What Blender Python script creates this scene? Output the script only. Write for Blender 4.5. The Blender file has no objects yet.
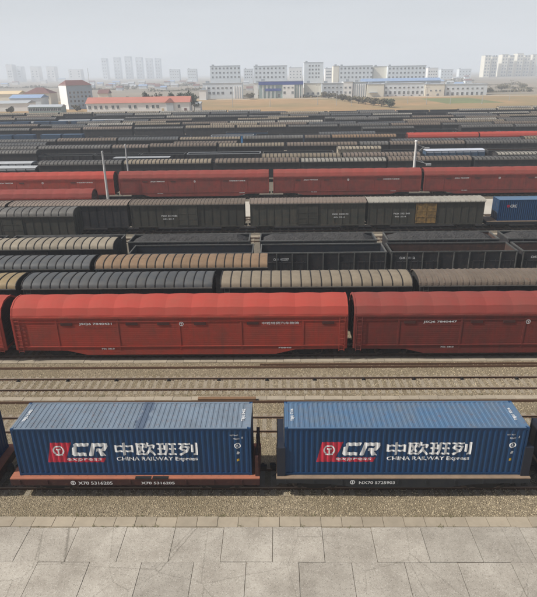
import bpy, bmesh, math, random
from mathutils import Vector, Matrix
random.seed(7)
SC = bpy.context.scene
COL = SC.collection
R = math.radians

# ------------------------------------------------------------------ camera
FPX, PIT, YAW, ROLL, CZ = 551.56, .3886, .021, -.0155, 20.76      # focal length in photo pixels (photo 537 wide)
_cy, _sy, _cp, _sp, _cr, _sr = math.cos(YAW), math.sin(YAW), math.cos(PIT), math.sin(PIT), math.cos(ROLL), math.sin(ROLL)
c_r = Vector((_cy, _sy, 0)); c_f = Vector((-_sy*_cp, _cy*_cp, -_sp)); c_u = Vector((-_sy*_sp, _cy*_sp, _cp))
cam_r = c_r*_cr + c_u*_sr
cam_u = c_u*_cr - c_r*_sr
cam = bpy.data.cameras.new('camera'); camo = bpy.data.objects.new('camera', cam); COL.objects.link(camo)
m = Matrix((cam_r, cam_u, -c_f)).transposed().to_4x4(); m.translation = Vector((0, 0, CZ)); camo.matrix_world = m
cam.sensor_fit = 'HORIZONTAL'; cam.sensor_width = 36; cam.lens = 36*FPX/537
cam.clip_start = .5; cam.clip_end = 30000
SC.camera = camo

def ray(px, py):
    a, b = px-268.5, py-298
    X = _cr*a + _sr*b; Y = -_sr*a + _cr*b
    return c_f*FPX + c_r*X - c_u*Y
def on_z(px, py, z=0.0):
    d = ray(px, py); t = (z-CZ)/d.z
    return d.x*t, d.y*t
def on_y(px, py, Y):
    d = ray(px, py); t = Y/d.y
    return d.x*t, CZ+d.z*t
def to_px(x, y, z):
    P = Vector((x, y, z-CZ)); d = P.dot(c_f); X = FPX*P.dot(c_r)/d; Y = -FPX*P.dot(c_u)/d
    return 268.5+_cr*X-_sr*Y, 298+_sr*X+_cr*Y

# ------------------------------------------------------------------ light
SUN_EL, SUN_AZ = R(46), R(180)          # the sun stands on the left, a little to the camera's side
sun_dir = Vector((math.cos(SUN_EL)*-1*math.cos(R(12)), -math.cos(SUN_EL)*math.sin(R(12)), math.sin(SUN_EL)))
world = bpy.data.worlds.new('World'); SC.world = world; world.use_nodes = True
nt = world.node_tree
bg = nt.nodes['Background']
sky = nt.nodes.new('ShaderNodeTexSky'); sky.sky_type = 'NISHITA'; sky.sun_disc = False
sky.sun_elevation = SUN_EL; sky.sun_rotation = math.atan2(sun_dir.x, sun_dir.y)
sky.air_density = 1.0; sky.dust_density = 4.0; sky.ozone_density = 1.0; sky.altitude = 50
# bright milky air low over the horizon, thinning upwards (the haze of the day beyond the modelled air)
wt = nt.nodes.new('ShaderNodeTexCoord'); ws = nt.nodes.new('ShaderNodeSeparateXYZ'); nt.links.new(wt.outputs['Generated'], ws.inputs[0])
wn = nt.nodes.new('ShaderNodeTexNoise'); wn.inputs['Scale'].default_value = 2.5; wn.inputs['Detail'].default_value = 5
wmp = nt.nodes.new('ShaderNodeMapping'); wmp.inputs['Scale'].default_value = (1, 1, 7); nt.links.new(wt.outputs['Generated'], wmp.inputs['Vector']); nt.links.new(wmp.outputs[0], wn.inputs['Vector'])
wr = nt.nodes.new('ShaderNodeMapRange'); nt.links.new(ws.outputs[2], wr.inputs[0]); wr.interpolation_type = 'SMOOTHSTEP'
for i_, q_ in enumerate((.03, .34, .93, 0.)): wr.inputs[i_+1].default_value = q_
wq = nt.nodes.new('ShaderNodeMath'); wq.operation = 'MULTIPLY_ADD'; wq.inputs[1].default_value = .25; nt.links.new(wn.outputs[0], wq.inputs[0]); wq.inputs[2].default_value = .87
wm2 = nt.nodes.new('ShaderNodeMath'); wm2.operation = 'MULTIPLY'; wm2.use_clamp = True; nt.links.new(wr.outputs[0], wm2.inputs[0]); nt.links.new(wq.outputs[0], wm2.inputs[1])
wx = nt.nodes.new('ShaderNodeMix'); wx.data_type = 'RGBA'; nt.links.new(wm2.outputs[0], wx.inputs[0]); nt.links.new(sky.outputs[0], wx.inputs[6]); wx.inputs[7].default_value = (8.2, 8.6, 9.1, 1)
nt.links.new(wx.outputs[2], bg.inputs['Color']); bg.inputs['Strength'].default_value = .092
sl = bpy.data.lights.new('sun', 'SUN'); sl.energy = 5.0; sl.angle = R(.8); sl.color = (1, .955, .89)
so = bpy.data.objects.new('sun', sl); COL.objects.link(so)
so.rotation_euler = sun_dir.to_track_quat('Z', 'Y').to_euler()
SC.view_settings.view_transform = 'Standard'; SC.view_settings.look = 'None'
SC.view_settings.exposure = 0.0; SC.view_settings.gamma = 1; SC.view_settings.use_curve_mapping = False
SC.cycles.max_bounces = 5; SC.cycles.volume_bounces = 4; SC.cycles.use_denoising = True
try: SC.cycles.volume_max_steps = 64
except Exception: pass

# ------------------------------------------------------------------ materials
def nodes_of(name):
    mt = bpy.data.materials.new(name); mt.use_nodes = True
    n = mt.node_tree; b = n.nodes['Principled BSDF']; return mt, n, b
def N(n, t, **kw):
    x = n.nodes.new(t)
    for k, v in kw.items():
        if k in x.inputs.keys(): x.inputs[k].default_value = v
        else: setattr(x, k, v)
    return x
def mixc(n, fac, a, b, mode='MIX'):
    x = n.nodes.new('ShaderNodeMix'); x.data_type = 'RGBA'; x.blend_type = mode
    for sock, v in ((x.inputs[0], fac), (x.inputs[6], a), (x.inputs[7], b)):
        if hasattr(v, 'links'): n.links.new(v, sock)
        elif isinstance(v, (int, float)): sock.default_value = v
        else: sock.default_value = (*v, 1)
    return x.outputs[2]
def mapr(n, v, a, b, c=0., d=1.):
    x = n.nodes.new('ShaderNodeMapRange'); n.links.new(v, x.inputs[0])
    for i, q in enumerate((a, b, c, d)): x.inputs[i+1].default_value = q
    return x.outputs[0]
MC = {}
def paint(name, col, dirt=(.10, .08, .06), amount=.5, rough=.65, scale=1.3, streak=.5, vary=.12, rust=0., island=0., spec=.3, band=None):
    """weathered paint or metal: dirt patches, rain streaks, a little rust, small differences between copies"""
    key = name
    if key in MC: return MC[key]
    mt, n, b = nodes_of(name)
    tc = N(n, 'ShaderNodeTexCoord').outputs['Object']
    oi = N(n, 'ShaderNodeObjectInfo').outputs['Random']
    sh = N(n, 'ShaderNodeVectorMath', operation='ADD'); n.links.new(tc, sh.inputs[0])
    cb = N(n, 'ShaderNodeCombineXYZ'); n.links.new(mapr(n, oi, 0, 1, 0, 97), cb.inputs[0]); n.links.new(cb.outputs[0], sh.inputs[1]); p = sh.outputs[0]
    n1 = N(n, 'ShaderNodeTexNoise', Scale=scale, Detail=7., Roughness=.65); n.links.new(p, n1.inputs['Vector'])
    mp = N(n, 'ShaderNodeMapping'); mp.inputs['Scale'].default_value = (5, 5, .35); n.links.new(p, mp.inputs['Vector'])
    n2 = N(n, 'ShaderNodeTexNoise', Scale=1., Detail=5., Roughness=.6); n.links.new(mp.outputs[0], n2.inputs['Vector'])
    c = mixc(n, mapr(n, n1.outputs[0], .38, .72, 0, amount), col, dirt)
    c = mixc(n, mapr(n, n2.outputs[0], .5, .75, 0, streak*amount), c, dirt)
    if rust > 0:
        n3 = N(n, 'ShaderNodeTexNoise', Scale=3.5, Detail=8., Roughness=.75); n.links.new(p, n3.inputs['Vector'])
        c = mixc(n, mapr(n, n3.outputs[0], .55, .66, 0, rust), c, (.16, .07, .035))
    if band:                                     # a stain with its own shape across the panel
        bx_, bw_, bc_ = band; nb = N(n, 'ShaderNodeTexNoise', Scale=2.2, Detail=6., Roughness=.7); n.links.new(tc, nb.inputs['Vector'])
        sx = N(n, 'ShaderNodeSeparateXYZ'); n.links.new(tc, sx.inputs[0])
        a1 = N(n, 'ShaderNodeMath', operation='MULTIPLY_ADD'); n.links.new(nb.outputs[0], a1.inputs[0]); a1.inputs[1].default_value = .9; n.links.new(sx.outputs[0], a1.inputs[2])
        a2 = N(n, 'ShaderNodeMath', operation='SUBTRACT'); n.links.new(a1.outputs[0], a2.inputs[0]); a2.inputs[1].default_value = bx_+.45
        a3 = N(n, 'ShaderNodeMath', operation='ABSOLUTE'); n.links.new(a2.outputs[0], a3.inputs[0])
        c = mixc(n, mapr(n, a3.outputs[0], bw_*.45, bw_*.7, .8, 0), c, bc_)
    hs = N(n, 'ShaderNodeHueSaturation'); n.links.new(c, hs.inputs['Color'])
    v = mapr(n, oi, 0, 1, 1-vary, 1+vary)
    if island > 0:
        gi = N(n, 'ShaderNodeNewGeometry').outputs['Random Per Island']
        mm = N(n, 'ShaderNodeMath', operation='MULTIPLY'); n.links.new(v, mm.inputs[0]); n.links.new(mapr(n, gi, 0, 1, 1-island, 1+island), mm.inputs[1]); v = mm.outputs[0]
    n.links.new(v, hs.inputs['Value'])
    n.links.new(hs.outputs[0], b.inputs['Base Color'])
    n.links.new(mapr(n, n1.outputs[0], .3, .7, rough-.12, rough+.15), b.inputs['Roughness'])
    b.inputs['Specular IOR Level'].default_value = spec
    bp = N(n, 'ShaderNodeBump', Strength=.25, Distance=.02); n.links.new(n1.outputs[0], bp.inputs['Height']); n.links.new(bp.outputs[0], b.inputs['Normal'])
    MC[key] = mt
    return mt

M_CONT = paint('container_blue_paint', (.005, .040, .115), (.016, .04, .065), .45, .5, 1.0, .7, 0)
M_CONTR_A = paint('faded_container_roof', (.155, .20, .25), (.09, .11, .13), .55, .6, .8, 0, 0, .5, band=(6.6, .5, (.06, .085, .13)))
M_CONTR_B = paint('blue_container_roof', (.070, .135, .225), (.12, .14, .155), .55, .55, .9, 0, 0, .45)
M_WHITE = paint('white_lettering', (.72, .73, .72), (.35, .36, .37), .5, .6, 3, 0, 0)
M_LOGORED = paint('red_logo_paint', (.50, .025, .05), (.22, .03, .05), .5, .6, 2, 0, 0)
M_YEL = paint('yellow_sticker', (.7, .45, .04), (.4, .3, .1), .3)
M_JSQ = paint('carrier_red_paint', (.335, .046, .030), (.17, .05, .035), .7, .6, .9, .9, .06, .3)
M_JSQR = paint('carrier_roof_red_lit', (.35, .055, .040), (.27, .075, .055), .6, .75, .5, .1, .05, .1, spec=.15)  # side red made lighter: fading plus sun brightness put into the roof colour
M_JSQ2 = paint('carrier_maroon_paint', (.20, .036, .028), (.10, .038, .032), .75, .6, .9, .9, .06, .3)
M_JSQR2 = paint('carrier_roof_faded_lit', (.235, .05, .040), (.17, .065, .052), .6, .75, .5, .1, .05, .15, spec=.15)  # maroon lightened for the roof, part fading, part sunlight in the colour
M_BLACK = paint('underframe_black', (.014, .013, .013), (.03, .026, .022), .6, .7, 2, .3, .1, .2)
M_DARK = paint('dark_gap', (.012, .012, .013), (.025, .022, .02), .5)
M_WHEEL = paint('wheel_steel', (.07, .055, .045), (.12, .08, .05), .6, .5, 4)
M_DKRED = paint('wagon_brown_red', (.045, .014, .013), (.035, .022, .018), .6, .65, 1.5, .6, .0, .3)
M_DECKA = paint('worn_orange_deck', (.36, .13, .075), (.20, .09, .06), .6, .7, 1.5, 0, 0, .4)
M_DECKB = paint('worn_tan_deck', (.24, .175, .12), (.13, .10, .075), .6, .75, 1.5, 0, 0, .3)
M_NAVY = paint('navy_wagon_paint', (.01, .014, .026), (.03, .03, .03), .6, .6, 1.5, .5)
M_SILL = paint('sill_black_paint', (.012, .015, .02), (.035, .035, .032), .6, .6, 1.5, .5, 0)
M_SEAM = paint('roof_seam_dark', (.02, .019, .018), (.035, .03, .026), .4)
M_GUT = paint('roof_gutter', (.13, .125, .11), (.06, .055, .05), .5, .6, 2, 0, .15, .3)
M_SIDE = paint('covered_side_black', (.02, .021, .023), (.05, .045, .04), .7, .7, 1.2, .8, .2, .2)
M_SIDEG = paint('covered_side_olive', (.034, .037, .031), (.075, .066, .05), .7, .7, 1.2, .8, .2, .25)
M_SIDEY = paint('covered_side_ochre_patched', (.28, .17, .05), (.05, .043, .033), .95, .7, 2.4, .5, .1, .25)
M_GOND = paint('gondola_black_paint', (.014, .016, .02), (.045, .042, .04), .7, .7, 1.3, .8, .15, .25)
M_GONDIN = paint('gondola_worn_inside', (.075, .045, .037), (.03, .025, .023), .6, .8, 1.3, .6, .15, .5)
M_GONDIN2 = paint('gondola_navy_inside', (.012, .018, .028), (.035, .035, .035), .6, .8, 1.3, .6, .15, .2)
M_POST = paint('gondola_post', (.085, .088, .082), (.03, .03, .03), .6, .7, 2, .3, .2, .3)
M_GBLUE = paint('gondola_blue_paint', (.05, .10, .17), (.06, .07, .08), .6, .7, 1.3, .6, .2, .1)
M_GBLUE2 = paint('bright_blue_paint', (.06, .26, .52), (.08, .16, .25), .5, .6, 1.3, .4, .1, 0)
M_CREAM = paint('cream_weathered_paint', (.42, .37, .28), (.2, .16, .11), .6, .7, 1.3, .6, .1, .3)
M_PALE = paint('pale_tarpaulin', (.38, .40, .41), (.22, .22, .22), .5, .7, 1.2, 0, .1)
M_LAV = paint('lavender_container_roof', (.42, .45, .50), (.28, .3, .34), .4)
ROOFS = {
 'dark grey': paint('roof_dark_grey', (.068, .074, .078), (.125, .12, .105), .5, .6, 1.6, 0, .1, .12, .1),
 'grey': paint('roof_grey', (.115, .112, .102), (.065, .062, .055), .6, .6, 1.6, 0, .14, .2, .12),
 'beige': paint('roof_beige', (.21, .175, .125), (.12, .10, .072), .5, .65, 1.4, 0, .1, .15, .07),
 'brown': paint('roof_brown', (.22, .145, .085), (.11, .08, .055), .5, .65, 1.4, 0, .1, .35, .10),
 'dusty brown': paint('roof_dusty_brown', (.15, .12, .092), (.085, .07, .056), .6, .7, 1.4, 0, .12, .4, .05),
 'yellowish': paint('roof_yellowish', (.22, .165, .085), (.12, .10, .065), .6, .65, 1.2, 0, .1, .2, .15),
 'cream': paint('roof_cream', (.27, .235, .175), (.15, .125, .095), .5, .65, 1.2, 0, .1, .15, .12),
 'pale': paint('roof_pale', (.28, .265, .225), (.15, .135, .115), .5, .65, 1.2, 0, .1, .1, .08),
 'pinkish': paint('roof_pinkish', (.19, .15, .12), (.12, .10, .08), .5, .65, 1.2, 0, .1, .2, .05),
}

def ground_mat(name, c0, c1, c2, s1, s2, bump=.0, extra=None, mask_scale=.05):
    """granular ground: fine voronoi cells for stones, larger noise for patches"""
    mt, n, b = nodes_of(name)
    tc = N(n, 'ShaderNodeTexCoord').outputs['Object']
    v = N(n, 'ShaderNodeTexVoronoi', Scale=s1); n.links.new(tc, v.inputs['Vector'])
    nz = N(n, 'ShaderNodeTexNoise', Scale=s2, Detail=8., Roughness=.7); n.links.new(tc, nz.inputs['Vector'])
    bw = N(n, 'ShaderNodeSeparateColor'); n.links.new(v.outputs['Color'], bw.inputs[0])
    c = mixc(n, bw.outputs[0], c0, c1)
    c = mixc(n, mapr(n, nz.outputs[0], .35, .7), c, c2)
    if extra is not None:
        n3 = N(n, 'ShaderNodeTexNoise', Scale=mask_scale, Detail=5., Roughness=.6); n.links.new(tc, n3.inputs['Vector'])
        c = mixc(n, mapr(n, n3.outputs[0], .42, .6, 0, 1), c, extra)
    n.links.new(c, b.inputs['Base Color']); b.inputs['Roughness'].default_value = .92
    b.inputs['Specular IOR Level'].default_value = .15
    if bump:
        bp = N(n, 'ShaderNodeBump', Strength=bump, Distance=.05); n.links.new(v.outputs['Distance'], bp.inputs['Height']); n.links.new(bp.outputs[0], b.inputs['Normal'])
    return mt
M_BALLAST = ground_mat('ballast_stone', (.075, .058, .036), (.42, .355, .25), (.22, .18, .12), 16, 1.3, 1., (.19, .155, .10), mask_scale=.25)
M_YARD = ground_mat('yard_dirt', (.10, .088, .068), (.20, .175, .135), (.13, .115, .09), 6, .4, .4)
M_FIELD = ground_mat('dry_field', (.36, .22, .11), (.42, .27, .14), (.27, .19, .10), .25, .03, 0, (.24, .19, .10), mask_scale=.012)
M_CONC = paint('old_concrete', (.33, .285, .215), (.19, .165, .125), .5, .85, 1.0, 0, 0, .1, .10)
M_APRON = paint('pale_concrete_apron', (.40, .375, .33), (.25, .235, .20), .9, .85, .35, 0, 0, .0, .04)
def worn_concrete():
    mt, n, b = nodes_of('worn_concrete_slabs'); tc = N(n, 'ShaderNodeTexCoord').outputs['Object']
    gi = N(n, 'ShaderNodeNewGeometry').outputs['Random Per Island']
    n1 = N(n, 'ShaderNodeTexNoise', Scale=.45, Detail=9., Roughness=.72); n.links.new(tc, n1.inputs['Vector'])
    n2 = N(n, 'ShaderNodeTexNoise', Scale=9., Detail=8., Roughness=.8); n.links.new(tc, n2.inputs['Vector'])
    v1 = N(n, 'ShaderNodeTexVoronoi', Scale=34.); n.links.new(tc, v1.inputs['Vector']); sp = N(n, 'ShaderNodeSeparateColor'); n.links.new(v1.outputs['Color'], sp.inputs[0])
    wob = N(n, 'ShaderNodeVectorMath', operation='MULTIPLY_ADD'); n.links.new(n2.outputs['Color'], wob.inputs[0]); wob.inputs[1].default_value = (.35, .35, 0); n.links.new(tc, wob.inputs[2])
    v2 = N(n, 'ShaderNodeTexVoronoi', Scale=.32, feature='DISTANCE_TO_EDGE'); n.links.new(wob.outputs[0], v2.inputs['Vector'])
    c = mixc(n, mapr(n, n1.outputs[0], .36, .66), (.40, .37, .315), (.26, .235, .195))
    c = mixc(n, mapr(n, n2.outputs[0], .5, .78, 0, .6), c, (.15, .13, .105))
    c = mixc(n, mapr(n, sp.outputs[0], .86, .97, 0, .6), c, (.12, .105, .085))
    c = mixc(n, mapr(n, sp.outputs[1], .9, .98, 0, .5), c, (.55, .52, .46))
    c = mixc(n, mapr(n, v2.outputs[0], .0, .005, .65, 0), c, (.09, .08, .06))
    hs = N(n, 'ShaderNodeHueSaturation'); n.links.new(c, hs.inputs['Color']); n.links.new(mapr(n, gi, 0, 1, .86, 1.1), hs.inputs['Value']); n.links.new(hs.outputs[0], b.inputs['Base Color'])
    b.inputs['Roughness'].default_value = .9
    bp = N(n, 'ShaderNodeBump', Strength=.5, Distance=.02); n.links.new(n2.outputs[0], bp.inputs['Height']); n.links.new(bp.outputs[0], b.inputs['Normal'])
    return mt
M_APRON = worn_concrete()
M_PALEG = paint('pale_concrete_ground', (.46, .43, .37), (.28, .26, .22), .5, .9, .15, 0, 0)
M_STONE = paint('ballast_stone_chips', (.37, .315, .215), (.12, .095, .065), .5, .9, 9, 0, 0, .08, .45, .15)
M_RAIL = paint('rusty_rail', (.085, .045, .025), (.055, .035, .022), .5, .6, 3, 0, 0)
M_RAILH = paint('worn_rail_head', (.22, .17, .13), (.14, .09, .06), .5, .45, 3, 0, 0)
M_SLEEP = paint('concrete_sleeper', (.27, .235, .175), (.15, .125, .095), .6, .85, 2, 0, 0, .1, .12)
M_COAL = ground_mat('coal', (.025, .025, .027), (.075, .073, .071), (.045, .044, .043), 9, 1.0, 1.)

# ------------------------------------------------------------------ mesh builder
class MB:
    def __init__(s): s.v = []; s.f = []; s.m = []; s.sm = False
    def add(s, vs, fs, m=0):
        o = len(s.v); s.v += [tuple(v) for v in vs]; s.f += [tuple(i+o for i in f) for f in fs]; s.m += [m]*len(fs)
    def box(s, x0, x1, y0, y1, z0, z1, m=0):
        s.add([(x0,y0,z0),(x1,y0,z0),(x1,y1,z0),(x0,y1,z0),(x0,y0,z1),(x1,y0,z1),(x1,y1,z1),(x0,y1,z1)],
              [(0,3,2,1),(4,5,6,7),(0,1,5,4),(1,2,6,5),(2,3,7,6),(3,0,4,7)], m)
    def ext_x(s, poly, x0, x1, m=0, caps=True):          # poly of (y,z) extruded along x
        k = len(poly); vs = [(x0,y,z) for y,z in poly]+[(x1,y,z) for y,z in poly]
        fs = [(i, (i+1)%k, (i+1)%k+k, i+k) for i in range(k)]
        if caps: fs += [tuple(range(k))[::-1], tuple(range(k, 2*k))]
        s.add(vs, fs, m)
    def ext_y(s, poly, y0, y1, m=0):                      # poly of (x,z)
        k = len(poly); vs = [(x,y0,z) for x,z in poly]+[(x,y1,z) for x,z in poly]
        s.add(vs, [(i, (i+1)%k, (i+1)%k+k, i+k) for i in range(k)]+[tuple(range(k))[::-1], tuple(range(k,2*k))], m)
    def tube(s, p0, p1, r0, r1=None, n=8, m=0):
        r1 = r0 if r1 is None else r1; a, b = Vector(p0), Vector(p1); d = (b-a).normalized()
        u = d.orthogonal().normalized(); w = d.cross(u)
        vs = [a+(u*math.cos(t)+w*math.sin(t))*r0 for t in [2*math.pi*i/n for i in range(n)]] + [b+(u*math.cos(t)+w*math.sin(t))*r1 for t in [2*math.pi*i/n for i in range(n)]]
        s.add(vs, [(i,(i+1)%n,(i+1)%n+n,i+n) for i in range(n)]+[tuple(range(n))[::-1], tuple(range(n,2*n))], m)
    def mesh(s, name, mats):
        me = bpy.data.meshes.new(name); me.from_pydata(s.v, [], s.f)
        for mt in mats: me.materials.append(mt)
        me.polygons.foreach_set('material_index', s.m)
        bm = bmesh.new(); bm.from_mesh(me); bmesh.ops.recalc_face_normals(bm, faces=bm.faces); bm.to_mesh(me); bm.free()
        if s.sm:
            me.polygons.foreach_set('use_smooth', [True]*len(me.polygons))
        me.update(); return me
def obj(name, me, parent=None, loc=None, label=None):
    o = bpy.data.objects.new(name, me); COL.objects.link(o)
    if parent is not None: o.parent = parent
    if loc is not None: o.location = loc
    if label: o['label'] = label
    return o
def empty(name, loc, rz=0): 
    o = bpy.data.objects.new(name, None); COL.objects.link(o); o.location = loc; o.rotation_euler = (0, 0, rz); o.empty_display_size = .5; return o
def tag(o, label=None, cat=None, group=None, kind=None):
    if label: o['label'] = label
    if cat: o['category'] = cat
    if group: o['group'] = group
    if kind: o['kind'] = kind
    return o
CACHE = {}
def cached(key, fn):
    if key not in CACHE: CACHE[key] = fn()
    return CACHE[key]

# ------------------------------------------------------------------ setting: ground sheets
def sheet(name, x0, x1, y0, y1, z, mat, nx=1, ny=1):
    b = MB(); vs = [(x0+(x1-x0)*i/nx, y0+(y1-y0)*j/ny, z) for j in range(ny+1) for i in range(nx+1)]
    b.add(vs, [(j*(nx+1)+i, j*(nx+1)+i+1, (j+1)*(nx+1)+i+1, (j+1)*(nx+1)+i) for j in range(ny) for i in range(nx)])
    return tag(obj(name, b.mesh(name, [mat])), kind='structure')
sheet('ground', -7000, 7000, -400, 9000, -.02, M_FIELD)
M_FAR = ground_mat('far_fields', (.22, .19, .15), (.26, .23, .18), (.15, .15, .12), .05, .006, 0, (.27, .23, .18), mask_scale=.004)
M_GREEN = ground_mat('green_verge', (.15, .19, .07), (.20, .22, .10), (.14, .15, .08), .3, .05, 0)
sheet('far_ground', -6900, 6900, 520, 8900, -.012, M_FAR)
sheet('green_verge', 112, 152, 392, 470, -.008, M_GREEN)
sheet('yard_ground', -230, 230, 46, 292, -.004, M_YARD)
sheet('ballast_bed', -75, 75, 20.6, 46, .026, M_BALLAST)
sheet('concrete_lane', -95, 95, 84.6, 95.4, .012, M_PALEG)
sheet('service_road', -400, 420, 498, 506, .01, M_PALEG)

def slab_strip(name, x0, x1, y0, y1, w, z=.05, mat=M_CONC, rows=1, seed=1):
    rnd = random.Random(seed); b = MB(); d = (y1-y0)/rows
    for r in range(rows):
        x = x0 + (w*.5 if r % 2 else 0)
        while x < x1:
            dz = rnd.uniform(-.012, .012)
            b.box(x+.012, x+w-.012, y0+r*d+.01+rnd.uniform(-.02, .02), y0+(r+1)*d-.01+rnd.uniform(-.02, .02), -.1, z+dz); x += w
    return tag(obj(name, b.mesh(name, [mat])), kind='structure')
slab_strip('pavement', -32, 32, 20.88, 21.55, 1.03, .05, seed=3)
slab_strip('path', -40, 40, 37.6, 38.35, 1.3, .06, seed=4)
slab_strip('path', -36, 36, 32.28, 32.75, 1.3, .06, seed=5)
slab_strip('path', -60, 60, 72.75, 73.45, 2.2, .08, seed=6)
slab_strip('concrete_apron', -40, 40, 4, 20.86, 2.4, .055, M_APRON, rows=8, seed=8)

# loose ballast stones in the foreground (real chips, nobody could count them)
def stones():
    rnd = random.Random(11); b = MB(); regs = [(-16, 16, 21.6, 23.6, 120), (-17, 17, 25, 28, 60), (-20, 20, 30.9, 32.2, 80), (-22, 22, 32.8, 37.5, 90), (-2, 1, 26, 32, 90), (-16, -13, 24, 32, 90), (12, 16, 24, 32, 90)]
    V, F = b.v, b.f
    for x0, x1, y0, y1, den in regs:
        for _ in range(int((x1-x0)*(y1-y0)*den)):
            x, y = rnd.uniform(x0, x1), rnd.uniform(y0, y1); s = rnd.uniform(.016, .05); a = rnd.uniform(0, 3.1); ca, sa = math.cos(a)*s, math.sin(a)*s; h = s*rnd.uniform(.6, 1.2); q = rnd.uniform(.6, 1)
            o = len(V); t = rnd.uniform(-.3, .3)*s
            V += [(x+ca, y+sa, .026), (x-sa*q, y+ca*q, .026), (x-ca, y-sa, .026), (x+sa*q, y-ca*q, .026), (x+t, y-t, h+.026)]
            F += [(o, o+1, o+4), (o+1, o+2, o+4), (o+2, o+3, o+4), (o+3, o, o+4)]
    b.m = [0]*len(F)
    me = bpy.data.meshes.new('ballast_gravel'); me.from_pydata(V, [], F); me.materials.append(M_STONE)
    return tag(obj('ballast_gravel', me), kind='stuff')
stones()

def tufts():
    rnd = random.Random(31); b = MB()
    for _ in range(150):
        x = rnd.uniform(-16, 16); y = rnd.choice([rnd.gauss(21.57, .04), rnd.gauss(20.87, .03), rnd.gauss(38.4, .05), rnd.gauss(32.8, .05)]); k = rnd.randint(5, 14); s = rnd.uniform(.04, .13)
        for _k in range(k):
            a = rnd.uniform(0, 6.28); px, py = x+rnd.gauss(0, s*.6), y+rnd.gauss(0, s*.4); w = s*.12; ex, ey = math.cos(a)*s*.6, math.sin(a)*s*.6
            b.add([(px-w, py, .02), (px+w, py, .02), (px+ex, py+ey, .03+s*rnd.uniform(.7, 1.4))], [(0, 1, 2)])
    tag(obj('weeds', b.mesh('weeds', [paint('dry_weeds', (.12, .13, .05), (.22, .18, .09), .7, .9, 1, 0, 0, 0, .3)])), kind='stuff')
tufts()

# ------------------------------------------------------------------ tracks
RAILTOP = .18
def rail_mesh(x0, x1, name='rail'):
    def f():
        b = MB(); b.ext_x([(-.075, .02), (.075, .02), (.075, .035), (.012, .05), (.012, .14), (-.012, .14), (-.012, .05), (-.075, .035)], x0, x1, 0)
        b.ext_x([(-.037, .14), (.037, .14), (.037, .172), (.028, RAILTOP), (-.028, RAILTOP), (-.037, .172)], x0, x1, 1)
        return b.mesh(name, [M_RAIL, M_RAILH])
    return cached(('rail', x0, x1), f)
def sleeper_mesh():
    def f():
        b = MB(); b.ext_x([(-1.25, -.1), (-1.25, .03), (-.9, .045), (-.5, .03), (.5, .03), (.9, .045), (1.25, .03), (1.25, -.1)], -.13, .13, 0)
        for s in (-1, 1):
            for t in (-1, 1): b.box(-.05, .05, s*.72+t*.11-.035, s*.72+t*.11+.035, .04, .07, 1)
        return b.mesh('sleeper', [M_SLEEP, M_RAIL])
    return cached('sleeper', f)
def track(Y, half, near=0, sp=.6):
    t = empty('railway_track', (0, Y, 0)); tag(t, kind='structure')
    for s in (-1, 1): obj('rail', rail_mesh(-half, half), t, (0, s*.7525, 0))
    if near:
        k = int(near/sp)
        for i in range(-k, k+1): obj('sleeper', sleeper_mesh(), t, (i*sp + random.uniform(-.02, .02), 0, 0))
    b = MB(); x = -half
    while x < half:
        if abs(x) > near+sp*.5 or not near: b.box(x-.13, x+.13, -1.25, 1.25, -.1, .035)
        x += sp
    o = obj('sleeper', b.mesh('sleeper_run', [M_SLEEP]), t); o['kind'] = 'stuff'
T = {1: 24.33, 2: 29.4, 3: 34.33, 4: 39.4, 5: 45.1, 6: 50.2, 7: 56.5, 8: 60.95, '9a': 71.3, '9b': 76.3, 11: 82.9, 12: 98.9,
     13: 115., 'a': 148.5, 'b': 166.5, 'c': 183., 'd': 201.5, 'e': 218., 'f': 234., 'g': 252., 14: 121.5, 15: 133.5, 16: 141.5, 17: 158.5, 18: 174., 19: 193., 20: 209., 21: 226., 22: 242., 23: 261., 24: 276.}
track(T[1], 40); track(T[2], 40, 0); track(T[3], 40, 22); 
for k in T:
    if k not in (1, 2, 3): track(T[k], 55 if T[k] < 80 else T[k]*.62, 0, .6 if T[k] < 60 else 1.2)

# spare rails, a long timber and rail dampers lying beside the tracks
def loose(name, x0, x1, y, label, cat, h=.16, w=.08, mats=None, grp=None):
    b = MB(); b.ext_x([(-w, .0), (w, .0), (w*.8, h*.5), (w*.55, h), (-w*.55, h), (-w*.8, h*.5)], x0, x1); return tag(obj(name, b.mesh(name, mats or [M_RAIL]), None, (0, y, .01)), label, cat, grp)
loose('spare_rail', -40, 40, 36.72, 'long rusty spare rail lying beside the slab path below the red carriers', 'rail')
loose('spare_rail', -1.5, 30, 37.12, 'shorter rusty rail on the right, pressed against the slab path', 'rail')
loose('spare_rail', -34, 34, 31.98, 'rusty spare rail on the gravel just behind the blue containers', 'rail')
b = MB(); b.box(-5.6, -1.65, 0, .28, 0, .2)
tag(obj('timber_beam', b.mesh('timber_beam', [paint('old_brown_timber', (.20, .115, .06), (.12, .08, .05), .6, .8, 2)]), None, (0, 32.1, .06)), 'thick brown timber lying on the slab path behind the left container', 'timber')
def damper():
    b = MB(); b.tube((0, 0, -.02), (0, 0, .15), .075, .075, 10); b.tube((0, 0, .15), (0, 0, .19), .05, .045, 10); b.box(-.13, .13, -.1, .06, .02, .07); b.box(-.3, .3, -.28, .12, -.01, .022)
    return b.mesh('rail_damper', [M_DARK])
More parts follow.
